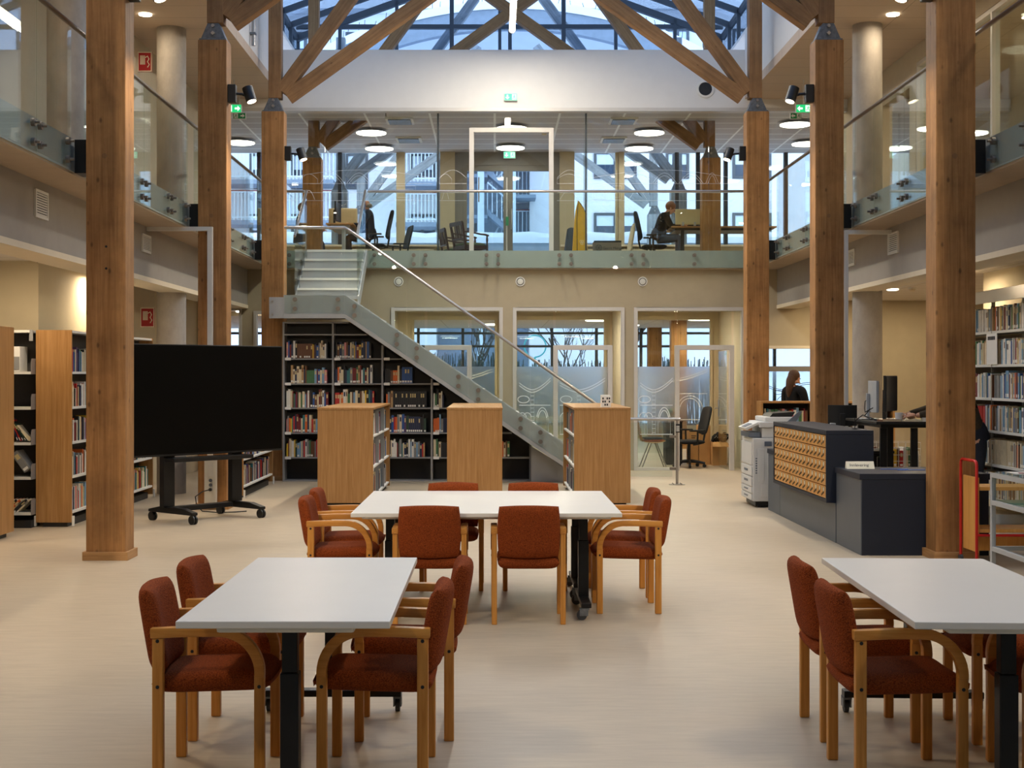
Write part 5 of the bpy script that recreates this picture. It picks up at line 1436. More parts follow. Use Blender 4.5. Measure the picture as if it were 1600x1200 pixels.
MB().tube([(4.492, 15.22, DZ + .08), (4.518, 15.22, DZ + .075), (4.524, 15.22, DZ + .05), (4.514, 15.22, DZ + .03), (4.490, 15.22, DZ + .025)], .006, 8).build('handle', 'mug_white', g, smooth=True)
def flat_book(x, y, z, w, d, h, col, rz, lab):
    g = thing('book', lab, 'book', (0, 0, 0), 'books on the standing desk')
    m = MB(); m.box(-w / 2, w / 2, -d / 2, d / 2, 0, .003); m.box(-w / 2, w / 2, -d / 2, d / 2, h - .003, h); m.box(-w / 2, -w / 2 + .004, -d / 2, d / 2, .003, h - .003); m.build('cover', 'book ' + col, g)
    B(-w / 2 + .0045, w / 2 - .004, -d / 2 + .004, d / 2 - .004, .0032, h - .0032).build('pages', 'page_cream', g)
    g.location = (x, y, z + .0005); g.rotation_euler = (0, 0, rz); return g
flat_book(4.32, 15.13, DZ, .22, .15, .022, 'brown', .1, 'brown book lying flat at the corner of the standing desk')
flat_book(4.78, 15.14, DZ, .16, .2, .04, 'white', 1.5, 'thick white book lying flat by the column on the standing desk')
g = thing('monitor_cable', 'tangle of black cables hanging from the side on monitor', 'cable', (4.4, 16.3, DZ))
cr = random.Random(2)
MB().tube([(4.30, 15.93, 1.36), (4.26, 15.9, 1.34), (4.24, 15.85, 1.26), (4.22, 15.75, 1.22), (4.28, 15.65, 1.27), (4.22, 15.55, 1.26), (4.20, 15.7, 1.18), (4.26, 15.8, 1.165), (4.30, 15.7, 1.15), (4.24, 15.6, 1.145), (4.18, 15.7, 1.19), (4.12, 15.8, 1.12), (4.11, 15.8, .9)], .006, 8).build('cable', 'cable_black', g, smooth=True)
desk('low_desk', 'dark low desk tucked between the card catalogue and the standing desk', 3.98, 4.75, 16.42, 16.86, .74, 'black_plastic', (4.1, 4.6), (16.5, 16.78))
monitor(4.18, 16.62, .741, math.radians(168), 'black monitor low behind the card catalogue', .34, .25, tilt=0, lift=.29)
for x, t in ((4.03, 'at the end of the low desk'),):
    g = thing('desk_speaker', 'small grey loudspeaker %s' % t, 'speaker', (x, 16.48, .741)); B(x - .03, x + .03, 16.45, 16.51, .741, 1.07).build('case', 'stair_grey', g, bevel=.005); B(x - .024, x + .024, 16.444, 16.4495, .76, 1.05).build('grille', 'grille_dark', g)
# wire basket cart with books under and behind the desk
g = thing('book_basket', 'white wire basket full of bright books under the standing desk', 'basket', (4.9, 17.9, 0))
m = MB(); bx0, bx1, by0, by1 = 4.55, 5.5, 17.85, 18.2
for z in (.45, .53, .61, .69, .77):
    m.bar((bx0, by0, z), (bx1, by0, z), .006, .006); m.bar((bx0, by1, z), (bx1, by1, z), .006, .006); m.bar((bx0, by0, z), (bx0, by1, z), .006, .006); m.bar((bx1, by0, z), (bx1, by1, z), .006, .006)
for k in range(11):
    x = bx0 + (bx1 - bx0) * k / 10
    m.bar((x, by0, .45), (x, by0, .77), .005, .005); m.bar((x, by1, .45), (x, by1, .77), .005, .005); m.bar((x, by0, .45), (x, by1, .45), .005, .005)
m.build('wire_mesh', 'shelf_white', g)
for x in (bx0 + .02, bx1 - .02):
    for y in (by0 + .02, by1 - .02): MB().cyl((x, y, 0), (x, y, .449), .012, 10).build('leg', 'shelf_white', g)
kr = random.Random(4); x = bx0 + .02; k = 0
while x < bx1 - .05:
    t = kr.uniform(.025, .05); h = kr.uniform(.2, .27); col = kr.choice(['red', 'orange', 'yellow', 'white', 'green', 'blue', 'red', 'cream', 'brown'])
    add_book(dict(pos=Vector((x, by0 + .02, .455)), rz=0, s=(t - .002, .2, h), col=col, n=k, kind=kr.choice((0, 1, 3)), tilt=0., where='wire basket under the standing desk'), '%s book, %s along the white wire basket under the desk' % (col, ordinal(k)))
    x += t; k += 1

# ---------------------------------------------------------------- red book trolley and display case
g = thing('book_trolley', 'book trolley with red tube frame and plywood end beside the timber column', 'trolley', (4.55, 11.95, 0))
tya, tyb = 11.76, 12.16
for x, nm in ((4.10, 'end_frame'), (5.10, 'end_frame')):
    r = .04; pts = [(x, tya, .06), (x, tya, .91 - r), (x, tya + r * .3, .91 - r * .3), (x, tya + r, .91), (x, tyb - r, .91), (x, tyb - r * .3, .91 - r * .3), (x, tyb, .91 - r), (x, tyb, .06)]
    fo = MB().tube(pts, .013, 12).build(nm, 'red_paint', g, smooth=True)
    for y in (tya, tyb):
        m = MB(); m.cyl((x - .012, y, .036), (x + .012, y, .036), .036, 18); m.build('caster', 'grille_dark', fo, smooth=True)
    s = 1 if x < 4.5 else -1
    B(x + s * .014, x + s * .03, tya + .02, tyb - .02, .13, .77).build('end_panel', 'plywood', g, bevel=.003)
B(4.131, 5.069, tya + .02, tyb - .02, .66, .69).build('shelf', 'plywood', g, bevel=.003)
B(4.131, 5.069, tya + .02, tyb - .02, .30, .33).build('shelf', 'plywood', g, bevel=.003)
MB().cyl((4.10, tya, .28), (5.10, tya, .28), .012, 12).build('rail', 'red_paint', g, smooth=True)
B(4.131, 5.069, tya + .16, tya + .18, .13, .27).build('lower_board', 'plywood', g)
g = thing('display_case', 'grey framed glass display case with magazines on top, in front of the trolley', 'display case', (4.55, 10.3, 0))
qx0, qx1, qy0, qy1 = 3.94, 5.2, 9.5, 11.0; t = .036
for x in (qx0, qx1 - t):
    for y in (qy0, qy1 - t): B(x, x + t, y, y + t, 0, .87).build('post', 'stair_grey', g, bevel=.004)
m = MB()
for z in (.834, .615):
    for y in (qy0, qy1 - t): m.box(qx0 + t, qx1 - t, y, y + t, z, z + t)
    for x in (qx0, qx1 - t): m.box(x, x + t, qy0 + t, qy1 - t, z, z + t)
for x in (qx0 + .002, qx1 - t): m.box(x, x + t - .004, qy0 + t, qy1 - t, .25, .285)
m.box(qx0 + t, qx1 - t, qy1 - t + .003, qy1 - .003, .25, .285)
m.build('frame', 'stair_grey', g)
for a in ((qx0 + .014, qx0 + .02, qy0 + t, qy1 - t), (qx1 - .02, qx1 - .014, qy0 + t, qy1 - t), (qx0 + t, qx1 - t, qy0 + .014, qy0 + .02), (qx0 + t, qx1 - t, qy1 - .02, qy1 - .014)):
    B(*a, .652, .833).build('side_pane', 'clear_glass', g)
B(qx0 + .005, qx1 - .005, qy0 + .005, qy1 - .005, .8705, .878).build('top_pane', 'green_glass', g)
B(qx0 + t, qx1 - t, qy0 + t, qy1 - t, .64, .655).build('base_board', 'display_green', g)
mg = random.Random(9)
for k in range(5):
    x, y = 4.12 + .21 * k, 10.78 - .07 * (k % 3); a = mg.uniform(-.4, .4); col = ['white', 'red', 'cream', 'orange', 'white'][k]
    gm = thing('magazine', '%s magazine lying on the glass display case, %s along the far edge' % (col, ORD[k]), 'magazine', (0, 0, 0), 'magazines on the display case')
    B(-.09, .09, -.12, .12, 0, .004).build('cover', 'book ' + col, gm)
    m = MB(); m.prism([(-.06, -.09, .0042), (.05, -.1, .0042), (.07, .0, .0042), (-.03, .03, .0042)], (0, 0, .0006)); m.build('cover_picture', 'book ' + ['dark red', 'white', 'orange', 'brown', 'light blue'][k], gm)
    gm.location = (x, y, .8785 + .0055 * (k % 2) + .0001); gm.rotation_euler = (0, 0, a)

# ---------------------------------------------------------------- people
def skinned(name, J, edges, mat, parent, root, sub=2):
    names = list(J); ix = {n: i for i, n in enumerate(names)}
    me = bpy.data.meshes.new(name); me.from_pydata([J[n][0] for n in names], [(ix[a], ix[b]) for a, b in edges], [])
    o = bpy.data.objects.new(name, me); C.objects.link(o); o.parent = parent
    o.modifiers.new('skin', 'SKIN').use_smooth_shade = True
    s = o.modifiers.new('sub', 'SUBSURF'); s.levels = sub; s.render_levels = sub
    for n in names:
        v = me.skin_vertices[0].data[ix[n]]; r = J[n][1]; v.radius = r if isinstance(r, tuple) else (r, r); v.use_root = n == root
    me.materials.append(MATS[mat])
    return o
def hand(p, d, up, name, parent, sc=1.):
    """palm and five bent fingers; P wrist, D pointing direction"""
    p, d, up = Vector(p), Vector(d).normalized(), Vector(up).normalized(); side = d.cross(up).normalized(); up = side.cross(d)
    m = MB(); L = .085 * sc
    m.tube([p, p + d * L * .3, p + d * L * .7, p + d * L], [.024 * sc, .034 * sc, .036 * sc, .026 * sc], 10)
    for k, (o, l) in enumerate(((-.027, .068), (-.009, .078), (.009, .073), (.027, .058))):
        a = p + d * L * .85 + side * o * sc; b = a + (d * .55 * l + up * -.12 * l) * sc; c = b + (d * .35 * l - up * .32 * l) * sc
        m.tube([a, b, c], [.0095 * sc, .009 * sc, .007 * sc], 8)
    a = p + d * L * .3 + side * -.028 * sc; m.tube([a, a + (d * .03 - side * .022) * sc, a + (d * .058 - side * .024 - up * .008) * sc], [.012 * sc, .0105 * sc, .008 * sc], 8)
    return m.build(name, 'skin', parent, smooth=True)
def person(label, loc, rz, P, hair='hair_brown', top='cloth_black', bottom='denim', style='short', sc=1.):
    """P: joints in metres, facing +X, floor at 0"""
    g = thing('person', label, 'person', (0, 0, 0))
    V = {k: Vector(v) * sc for k, v in P.items()}
    hd = V['head']; up = (V['head'] - V['neck']).normalized(); fw = Vector(P.get('face', (1, 0, 0))).normalized()
    lat = up.cross(fw).normalized(); fw = lat.cross(up).normalized()
    J = {'pelvis': (V['pelvis'], (.112 * sc, .105 * sc)), 'waist': (V['pelvis'].lerp(V['chest'], .45), (.105 * sc, .095 * sc)), 'chest': (V['chest'], (.13 * sc, .105 * sc)), 'collar': (V['chest'].lerp(V['neck'], .72), (.085 * sc, .07 * sc)),
         'neck': (V['neck'], .052 * sc), 'jaw': (V['neck'].lerp(hd, .45) + fw * .015, (.062 * sc, .072 * sc)), 'head': (hd, (.078 * sc, .094 * sc)), 'crown': (hd + up * .085 * sc, (.062 * sc, .072 * sc))}
    ed = [('pelvis', 'waist'), ('waist', 'chest'), ('chest', 'collar'), ('collar', 'neck'), ('neck', 'jaw'), ('jaw', 'head'), ('head', 'crown')]
    for s in 'LR':
        J['sh' + s] = (V['sh' + s], .062 * sc); J['el' + s] = (V['el' + s], .042 * sc); J['wr' + s] = (V['wr' + s], .029 * sc)
        J['hip' + s] = (V['hip' + s], .088 * sc); J['kn' + s] = (V['kn' + s], .058 * sc); J['an' + s] = (V['an' + s], .04 * sc)
        ed += [('collar', 'sh' + s), ('sh' + s, 'el' + s), ('el' + s, 'wr' + s), ('pelvis', 'hip' + s), ('hip' + s, 'kn' + s), ('kn' + s, 'an' + s)]
    body = skinned('body', J, ed, 'skin', g, 'pelvis')
    grow = lambda n, k, a: (J[n][0], tuple(r + a for r in J[n][1]) if isinstance(J[n][1], tuple) else J[n][1] + a)
    T = {n: grow(n, 1, .016) for n in ('pelvis', 'waist', 'chest', 'collar', 'shL', 'elL', 'wrL', 'shR', 'elR', 'wrR')}
    T['pelvis'] = (J['pelvis'][0] + (J['pelvis'][0] - J['waist'][0]).normalized() * .085 * sc, (.172 * sc, .148 * sc)); T['waist'] = (J['waist'][0], (.152 * sc, .124 * sc))
    for s in 'LR': T['wr' + s] = (J['el' + s][0].lerp(J['wr' + s][0], .9), .040 * sc)
    skinned('top', T, [e for e in ed if e[0] in T and e[1] in T], top, g, 'pelvis')
    T = {n: grow(n, 1, .014) for n in ('pelvis', 'hipL', 'knL', 'anL', 'hipR', 'knR', 'anR')}; T['waist'] = (J['pelvis'][0].lerp(J['waist'][0], .6), (.138 * sc, .110 * sc))
    T['pelvis'] = (J['pelvis'][0], (.150 * sc, .130 * sc))
    skinned('trousers', T, [e for e in ed if e[0] in T and e[1] in T], bottom, g, 'pelvis')
    dn = (J['pelvis'][0] - J['waist'][0]).normalized(); pv = J['pelvis'][0]
    MB().tube([pv + dn * .03 * sc, pv - dn * .03 * sc, pv - dn * .10 * sc, pv - dn * .16 * sc], [.150 * sc, .152 * sc, .146 * sc, .13 * sc], 18).build('waistband', bottom, g, smooth=True)
    for s in 'LR':
        a = V['an' + s]; m = MB(); f = Vector(P.get('foot', (1, 0, 0)))
        m.tube([a - f * .06 + Vector((0, 0, .035 - a.z)), a + f * .05 + Vector((0, 0, .04 - a.z)), a + f * .15 + Vector((0, 0, .03 - a.z)), a + f * .2 + Vector((0, 0, .024 - a.z))], [.034, .042, .04, .022], 10); m.build('shoe', 'black_plastic', g, smooth=True)
        w = V['wr' + s]; hand(w, (w - V['el' + s]).normalized() + Vector((0, 0, .12)), (0, 0, 1), 'hand', g, sc)
    # face and hair
    m = MB(); m.ball(hd + fw * .098 * sc - up * .012 * sc, .013 * sc, 6, (1.1, .8, 1.5)); m.build('nose', 'skin', g, smooth=True)
    for q in (-1, 1):
        MB().ball(hd + fw * .086 * sc + lat * q * .032 * sc + up * .012 * sc, .0095 * sc, 6).build('eye', 'ink', g, smooth=True)
        MB().ball(hd + lat * q * .083 * sc - up * .008 * sc - fw * .01, .02 * sc, 6, (.8, .4, 1.3)).build('ear', 'skin', g, smooth=True)
    B(-.001, .001, -.024 * sc, .024 * sc, -.004, .004).xf(Matrix.Translation(hd + fw * .088 * sc - up * .048 * sc)).build('mouth', 'book dark red', g)
    if style != 'bald':
        m = MB(); m.ball(hd + up * .036 * sc - fw * .034 * sc, .102 * sc, 9, (1, .92, 1.0)); 
        if style == 'long': m.tube([hd + up * .02 - fw * .07, hd - fw * .095 - up * .06, hd - fw * .10 - up * .16, hd - fw * .09 - up * .26, hd - fw * .085 - up * .33], [.07 * sc, .075 * sc, .062 * sc, .045 * sc, .016 * sc], 12)
        m.build('hair', hair, g, smooth=True)
    else:
        m = MB(); m.ball(hd - up * .03 * sc - fw * .03 * sc, .098 * sc, 8, (.85, .9, .55)); m.build('hair', hair, g, smooth=True)
    g.location = loc; g.rotation_euler = (0, 0, rz)
    return g
STAND = dict(pelvis=(0, 0, .93), chest=(.0, 0, 1.24), neck=(.0, 0, 1.45), head=(.025, 0, 1.57), shL=(0, .18, 1.38), shR=(0, -.18, 1.38), elL=(.02, .22, 1.10), elR=(.06, -.22, 1.10), wrL=(.18, .2, .93), wrR=(.26, -.16, 1.02),
             hipL=(0, .095, .86), hipR=(0, -.095, .86), knL=(.02, .10, .48), knR=(.02, -.10, .48), anL=(-.02, .1, .08), anR=(-.02, -.1, .08))
LEAN = dict(STAND); LEAN.update(pelvis=(-.04, 0, .93), chest=(.05, 0, 1.22), neck=(.13, 0, 1.43), head=(.18, 0, 1.55), shL=(.11, .18, 1.36), shR=(.12, -.18, 1.36), elL=(.42, .24, 1.24), elR=(.43, -.24, 1.25), wrL=(.69, .17, 1.195), wrR=(.71, -.10, 1.195),
             hipL=(-.04, .095, .87), hipR=(-.04, -.095, .87), knL=(.0, .10, .48), knR=(-.03, -.10, .48), anL=(-.02, .1, .08), anR=(-.08, -.1, .08))
SIT = dict(pelvis=(0, 0, .55), chest=(.01, 0, .88), neck=(.03, 0, 1.08), head=(.06, 0, 1.19), shL=(.02, .18, 1.01), shR=(.02, -.18, 1.01), elL=(.12, .22, .76), elR=(.12, -.22, .76), wrL=(.36, .16, .78), wrR=(.36, -.16, .78),
           hipL=(.03, .09, .53), hipR=(.03, -.09, .53), knL=(.42, .11, .54), knR=(.42, -.11, .54), anL=(.40, .11, .09), anR=(.40, -.11, .09))
HUNCH = dict(SIT); HUNCH.update(chest=(.08, 0, .86), neck=(.18, 0, 1.02), head=(.25, 0, 1.11), shL=(.12, .18, .96), shR=(.12, -.18, .96), elL=(.24, .24, .74), elR=(.24, -.22, .74), wrL=(.44, .14, .78), wrR=(.44, -.14, .78))
person('woman with long brown hair in a black top, seen from behind by the frosted window', (4.86, 22.45, 0), math.radians(35), STAND, 'hair_brown', 'cloth_black', 'denim', 'long', 1.01)
person('person in an olive sweater leaning on the standing desk, half hidden by the column', (5.31, 15.36, 0), PI, LEAN, 'hair_brown', 'cloth_olive', 'denim', 'short', 1.0)
person('bald man in a dark sweater sitting at the deck room desk', (XX(577, 26.6), 26.6, Z2), PI, SIT, 'hair_grey', 'cloth_navy', 'denim', 'bald', .98)
person('person in a black top and jeans hunched at the desk with the cream screen', (XX(1028, 26.8), 26.8, Z2), 0, HUNCH, 'hair_red', 'cloth_black', 'denim_blue', 'short', 1.0)
person('person in dark clothes sitting behind the deck room column, mostly hidden', (XX(470, 27.6), 27.6, Z2), 0, SIT, 'hair_brown', 'cloth_navy', 'denim', 'short', 1.)

# ---------------------------------------------------------------- office chairs
def office_chair(x, y, z, rz, lab, back=.48, seat=.46):
    g = thing('office_chair', lab, 'office chair', (0, 0, 0), 'black office chairs')
    def bs(a, b, c): return (a, c, seat - .03 + b)
    MB().pillow(.235, .24, .075, 7, .3, 14, 12, bs).build('seat', 'dark_fabric', g, smooth=True)
    def bk(a, b, c): return (a, -.235 - .12 * (c + back / 2) / back - b - .03 * (1 - (a / .22) ** 2), seat + .10 + back / 2 + c)
    MB().pillow(.215, back / 2, .05, 7, .35, 14, 14, bk).build('backrest', 'dark_fabric', g, smooth=True)
    MB().tube([(0, -.12, seat - .08), (0, -.27, seat - .05), (0, -.30, seat + .10), (0, -.31, seat + .25)], .02, 8).build('back_support', 'black_plastic', g, smooth=True)
    for s in (-1, 1):
        MB().tube([(s * .1, -.05, seat - .08), (s * .27, -.05, seat - .06), (s * .28, -.05, seat + .16)], .018, 8).build('arm_support', 'black_plastic', g, smooth=True)
        B(s * .28 - .04, s * .28 + .04, -.18, .10, seat + .161, seat + .19).build('armrest', 'black_plastic', g, bevel=.01)
    MB().cyl((0, 0, .10), (0, 0, seat - .065), .028, 14).build('gas_lift', 'black_metal', g, smooth=True)
    for k in range(5):
        a = 2 * PI * k / 5 + .3; c, s = math.cos(a), math.sin(a)
        lg = MB().tube([(0, 0, .11), (c * .15, s * .15, .10), (c * .29, s * .29, .075)], [.032, .026, .02], 8).build('leg', 'black_plastic', g, smooth=True)
        MB().cyl((c * .28 - s * .02, s * .28 + c * .02, .03), (c * .28 + s * .02, s * .28 - c * .02, .03), .03, 14).build('caster', 'black_plastic', lg, smooth=True)
    g.location = (x, y, z); g.rotation_euler = (0, 0, rz)
    return g
office_chair(3.46, 24.62, 0, PI / 2 + .25, 'black office chair inside the open office doorway', .50, .48)
office_chair(XX(1014, 26.8) + .10, 26.8, Z2, -PI / 2, 'black office chair of the hunched person in the deck room', .56, .40)
office_chair(XX(577, 26.6) + .08, 26.6, Z2, PI / 2, 'black office chair under the bald man', .56, .40)
office_chair(XX(616, 28.9), 28.9, Z2, PI / 2 + .35, 'empty black office chair by the window behind the bald man', .50, .43)
g = thing('coat', 'cream coat hung over the office chair of the hunched person', 'coat', (XX(1012, 26.8), 26.8, Z2))
cxx = XX(1012, 26.8) - .22
def cb(a, b, c): return (cxx - .10 - b + .05 * (c / .3), 26.8 + a * (1 + .15 * (.3 - c)), Z2 + .52 + c + .012 * math.sin(a * 40))
MB().pillow(.26, .30, .07, 5, .3, 18, 10, cb).build('cloth', 'cream_coat', g, smooth=True)
# deck room desks
desk('office_desk', 'dark desk in front of the bald man in the deck room', XX(516, 26.6) , XX(558, 26.6), 25.9, 27.4, .74, 'plinth_oak', (-2.85,), (26.1, 27.2), 'stair_grey', Z2)
monitor(XX(528, 26.7), 26.7, Z2 + .741, math.radians(85), 'monitor on the deck room desk of the bald man', .5, .36, lift=.12)
desk('office_desk', 'dark desk with the cream screen in front of the hunched person', XX(1054, 26.0), 5.4, 26.45, 27.4, .74, 'plinth_oak', (3.6, 5.2), (26.52, 27.3), 'black_metal', Z2)
def divider(x0, x1, y, z0, z1, lab):
    g = thing('desk_screen', lab, 'desk screen', ((x0 + x1) / 2, y, z0), 'fabric desk screens')
    def db(a, b, c): return ((x0 + x1) / 2 + a, y + b, (z0 + z1) / 2 + c)
    MB().pillow((x1 - x0) / 2, (z1 - z0) / 2, .05, 12, .06, 14, 12, db).build('panel', 'screen_cloth', g, smooth=True)
    for x in (x0 + .15, x1 - .15): B(x - .02, x + .02, y - .03, y + .03, z0 - .02, z0 + .05).build('clamp', 'stair_grey', g)
divider(XX(514, 27.5), XX(559, 27.5), 27.45, Z2 + .77, Z2 + 1.20, 'beige fabric desk screen behind the bald man desk')
divider(XX(1055, 26.4), XX(1098, 26.4), 26.42, Z2 + .76, Z2 + 1.06, 'cream fabric desk screen before the hunched person')
g = thing('shoulder_bag', 'dark bag behind the cream desk screen, only its handle showing', 'bag', (XX(1077, 26.6), 26.7, Z2 + .741))
bx = XX(1077, 27.2)
B(bx - .16, bx + .16, 27.12, 27.28, Z2 + .742, Z2 + 1.0).build('body', 'cloth_black', g, bevel=.03)
MB().tube([(bx - .07, 27.2, Z2 + 1.0)] + [(bx - .07 * math.cos(PI * k / 8), 27.2, Z2 + 1.0 + .12 * math.sin(PI * k / 8)) for k in range(1, 8)] + [(bx + .07, 27.2, Z2 + 1.0)], .009, 8).build('handle', 'mahogany', g, smooth=True)
# things standing in the middle of the deck room
def wooden_chair(x, y, rz, lab):
    g = thing('wooden_armchair', lab, 'armchair', (0, 0, 0), 'antique wooden armchairs')
    def sb(a, b, c): return (a, c, .42 + b)
    MB().pillow(.24, .235, .09, 6, .15, 12, 12, sb).build('seat', 'seat_green', g, smooth=True)
    m = MB(); m.box(-.26, .26, -.25, -.22, .33, .40); m.box(-.26, .26, .22, .25, .33, .40); m.box(-.26, -.235, -.22, .22, .33, .40); m.box(.235, .26, -.22, .22, .33, .40); m.build('seat_rail', 'mahogany', g, bevel=.004)
    for s in (-1, 1):
        m = MB(); m.bar((s * .235, -.235, .0), (s * .235, -.235, .42), .04, .04); m.bar((s * .235, -.235, .42), (s * .25, -.31, .84), .038, .036); m.build('leg', 'mahogany', g)
        MB().lathe([(.02, 0), (.026, .3), (.022, .33), (.024, .40), (.016, .46), (.024, .52), (.016, .57), (.02, .60)], (s * .25, .235, 0), 12).build('leg', 'mahogany', g, smooth=True)
        MB().tube([(s * .245, -.27, .66), (s * .255, -.1, .65), (s * .26, .08, .62), (s * .255, .2, .615), (s * .25, .27, .60)], [.016, .017, .018, .02, .018], 8).build('armrest', 'mahogany', g, smooth=True)
    bk = MB(); bk.bar((-.26, -.315, .82), (.26, -.315, .82), .028, .08); bk.bar((-.24, -.265, .52), (.24, -.265, .52), .024, .035); b = bk.build('back_frame', 'mahogany', g, bevel=.004)
    m = MB(); m.bar((0, -.268, .535), (0, -.308, .79), .07, .014)
    for s in (-1, 1): m.bar((s * .09, -.268, .535), (s * .09, -.308, .79), .016, .014); m.bar((s * .15, -.268, .535), (s * .2, -.308, .79), .016, .014)
    m.build('back_slat', 'mahogany', b)
    g.location = (x, y, Z2); g.rotation_euler = (0, 0, rz)
wooden_chair(XX(735, 27.0), 27.0, -PI / 2 + .5, 'antique dark armchair with green seat behind the glass door frame')
wooden_chair(XX(713, 28.2), 28.2, -PI / 2 + .3, 'second antique dark armchair half hidden behind the first, by the exit door')
g = thing('yellow_bag', 'tall pointed yellow bag leaning upright behind the deck railing', 'bag', (XX(904, 25.6), 25.6, Z2))
yx = XX(904, 25.6); sc = 25.6 / F
def yp(px, py): return (XX(px, 25.6), ZZ(py, 25.6))
out = [(893, 400), (896, 360), (899, 330), (903, 313.5), (908, 319), (916.5, 335), (917.5, 400)]
m = MB(); n = len(out); rings = []
for dy, k in ((.10, .86), (.07, .97), (0, 1.), (-.06, .98), (-.09, .90)):
    ring = []
    for (px, py) in out:
        x, z = yp(px, py); zc = ZZ(370, 25.6)
        ring.append(m.bm.verts.new((yx + .01 + (x - yx - .01) * k, 25.6 + dy, max(Z2 + .01, zc + (z - zc) * (.92 + .08 * k)) if py < 399 else Z2 + .005)))
    rings.append(ring)
m.skin_rings(rings); m.build('shell', 'yellow_fabric', g, smooth=True, angle=50)
m = MB(); a, b, c = yp(901.5, 400), yp(901, 345), yp(903, 314)
m.tube([(a[0], 25.505, Z2 + .02), (b[0], 25.50, b[1]), (c[0], 25.515, c[1] - .03)], .006, 6); m.tube([(yp(904, 316)[0], 25.515, yp(904, 316)[1]), (yp(910, 324)[0], 25.505, yp(910, 324)[1]), (yp(916, 336)[0], 25.51, yp(916, 336)[1])], .006, 6)
m.build('zip_piping', 'cable_black', g)
m = MB()
for k in range(5):
    x, z = yp(907 + 1.4 * k, 378 + (k % 2) * 3); m.tube([(x + .02 * math.cos(t * PI / 4), 25.507, z + .02 * math.sin(t * PI / 4)) for t in range(8)], .003, 5)
m.build('printed_emblem', 'sign_cream', g)
g = thing('grey_bag', 'slim blue grey bag standing behind the tall yellow one', 'bag', (XX(889, 26.1), 26.1, Z2))
def gb_(a, b, c): return (XX(889.5, 26.1) + a - .04 * (c / .33) * -1, 26.1 + b, Z2 + .34 + c)
MB().pillow(.085, .335, .09, 5, .4, 10, 14, gb_).build('body', 'denim_blue', g, smooth=True)
MB().tube([(XX(887, 26.1), 26.04, Z2 + .45), (XX(885.5, 26.1), 26.02, Z2 + .58), (XX(887, 26.1), 26.04, Z2 + .64)], .006, 6).build('strap', 'cable_black', g, smooth=True)
g = thing('cardboard_crate', 'grey brown cardboard crate with dark print behind the deck railing', 'crate', (XX(949, 25.5), 25.6, Z2))
kx0, kx1 = XX(928, 25.45), XX(971, 25.45); kz = ZZ(377, 25.45)
m = MB(); t = .008
m.box(kx0, kx1, 25.45, 25.45 + t, Z2 + .001, kz); m.box(kx0, kx1, 25.8 - t, 25.8, Z2 + .001, kz); m.box(kx0, kx0 + t, 25.45 + t, 25.8 - t, Z2 + .001, kz); m.box(kx1 - t, kx1, 25.45 + t, 25.8 - t, Z2 + .001, kz); m.box(kx0 + t, kx1 - t, 25.45 + t, 25.8 - t, Z2 + .001, Z2 + .01)
m.build('box', 'cardboard_grey', g)
B(kx0, kx1, 25.446, 25.4495, kz - .02, kz + .012).build('edge_band', 'cable_black', g)
cu = bpy.data.curves.new('print', 'FONT'); cu.body = 'Gerrit Mengel'; cu.size = .066; cu.extrude = .0005
tx = text_mesh('printed_name', cu, g); tx.rotation_euler = (PI / 2, 0, 0); tx.location = Vector((kx0 + .165, 25.4485, kz - .15)) - g.location
m = MB()
for k in range(3): a = k * PI / 3; m.bar((kx0 + .09 - .05 * math.cos(a), 25.4485, kz - .12 - .05 * math.sin(a)), (kx0 + .09 + .05 * math.cos(a), 25.4485, kz - .12 + .05 * math.sin(a)), .002, .007)
m.tube([(kx0 + .09 + .055 * math.cos(t * PI / 6), 25.4482, kz - .12 + .055 * math.sin(t * PI / 6)) for t in range(13)], .004, 5); m.build('printed_emblem', 'ink', g)
# ---------------------------------------------------------------- inside the open office
g = thing('visitor_chair', 'plywood visitor chair with orange and black cushions behind the frosted office pane', 'chair', (2.78, 24.5, 0))
vx, vy = 2.80, 24.45
def vs(a, b, c): return (vx + c, vy + a, .45 + b + .03 * (c / .2) ** 2)
MB().pillow(.21, .215, .016, 10, .2, 12, 12, vs).build('seat_shell', 'plywood', g, smooth=True)
MB().prism([(vx - .21, vy - .2, .47), (vx - .30, vy - .19, .90), (vx - .30, vy + .19, .90), (vx - .21, vy + .2, .47)], (.014, 0, 0)).build('backrest', 'plywood', g, bevel=.005)
def vc(a, b, c): return (vx + .01 + c, vy + a, .485 + b)
MB().pillow(.19, .19, .04, 6, .2, 10, 10, vc).build('orange_cushion', 'book orange', g, smooth=True)
def vd(a, b, c): return (vx - .01 + c, vy + a, .525 + b)
MB().pillow(.18, .18, .04, 6, .2, 10, 10, vd).build('black_cushion', 'cloth_black', g, smooth=True)
for s in (-1, 1):
    for q in (-1, 1): MB().tube([(vx + q * .05, vy + s * .17, .44), (vx + q * .22, vy + s * .21, .0)], .011, 8).build('leg', 'brushed_steel', g, smooth=True)
def carton(x0, x1, y0, y1, h, lab, flaps=False):
    g = thing('cardboard_box', lab, 'cardboard box', ((x0 + x1) / 2, (y0 + y1) / 2, 0), 'cardboard boxes in the open office')
    B(x0, x1, y0, y1, .001, h).build('box', 'cardboard', g, bevel=.004)
    if flaps:
        MB().prism([(x0, y0, h), (x1, y0, h), (x1 + .02, y0 - .12, h - .08), (x0 - .02, y0 - .12, h - .08)], (0, 0, .006)).build('flap', 'cardboard', g); MB().prism([(x1, y0, h), (x1, y1, h), (x1 + .08, y1, h - .08), (x1 + .08, y0, h - .08)], (0, 0, .006)).build('flap', 'cardboard', g)
    else:
        m = MB()
        for k in range(3): m.box(x0 + .04, x0 + .13 - .02 * k, y0 - .0015, y0 - .0002, h - .10 - .035 * k, h - .085 - .035 * k)
        m.build('print', 'ink', g)
    return g
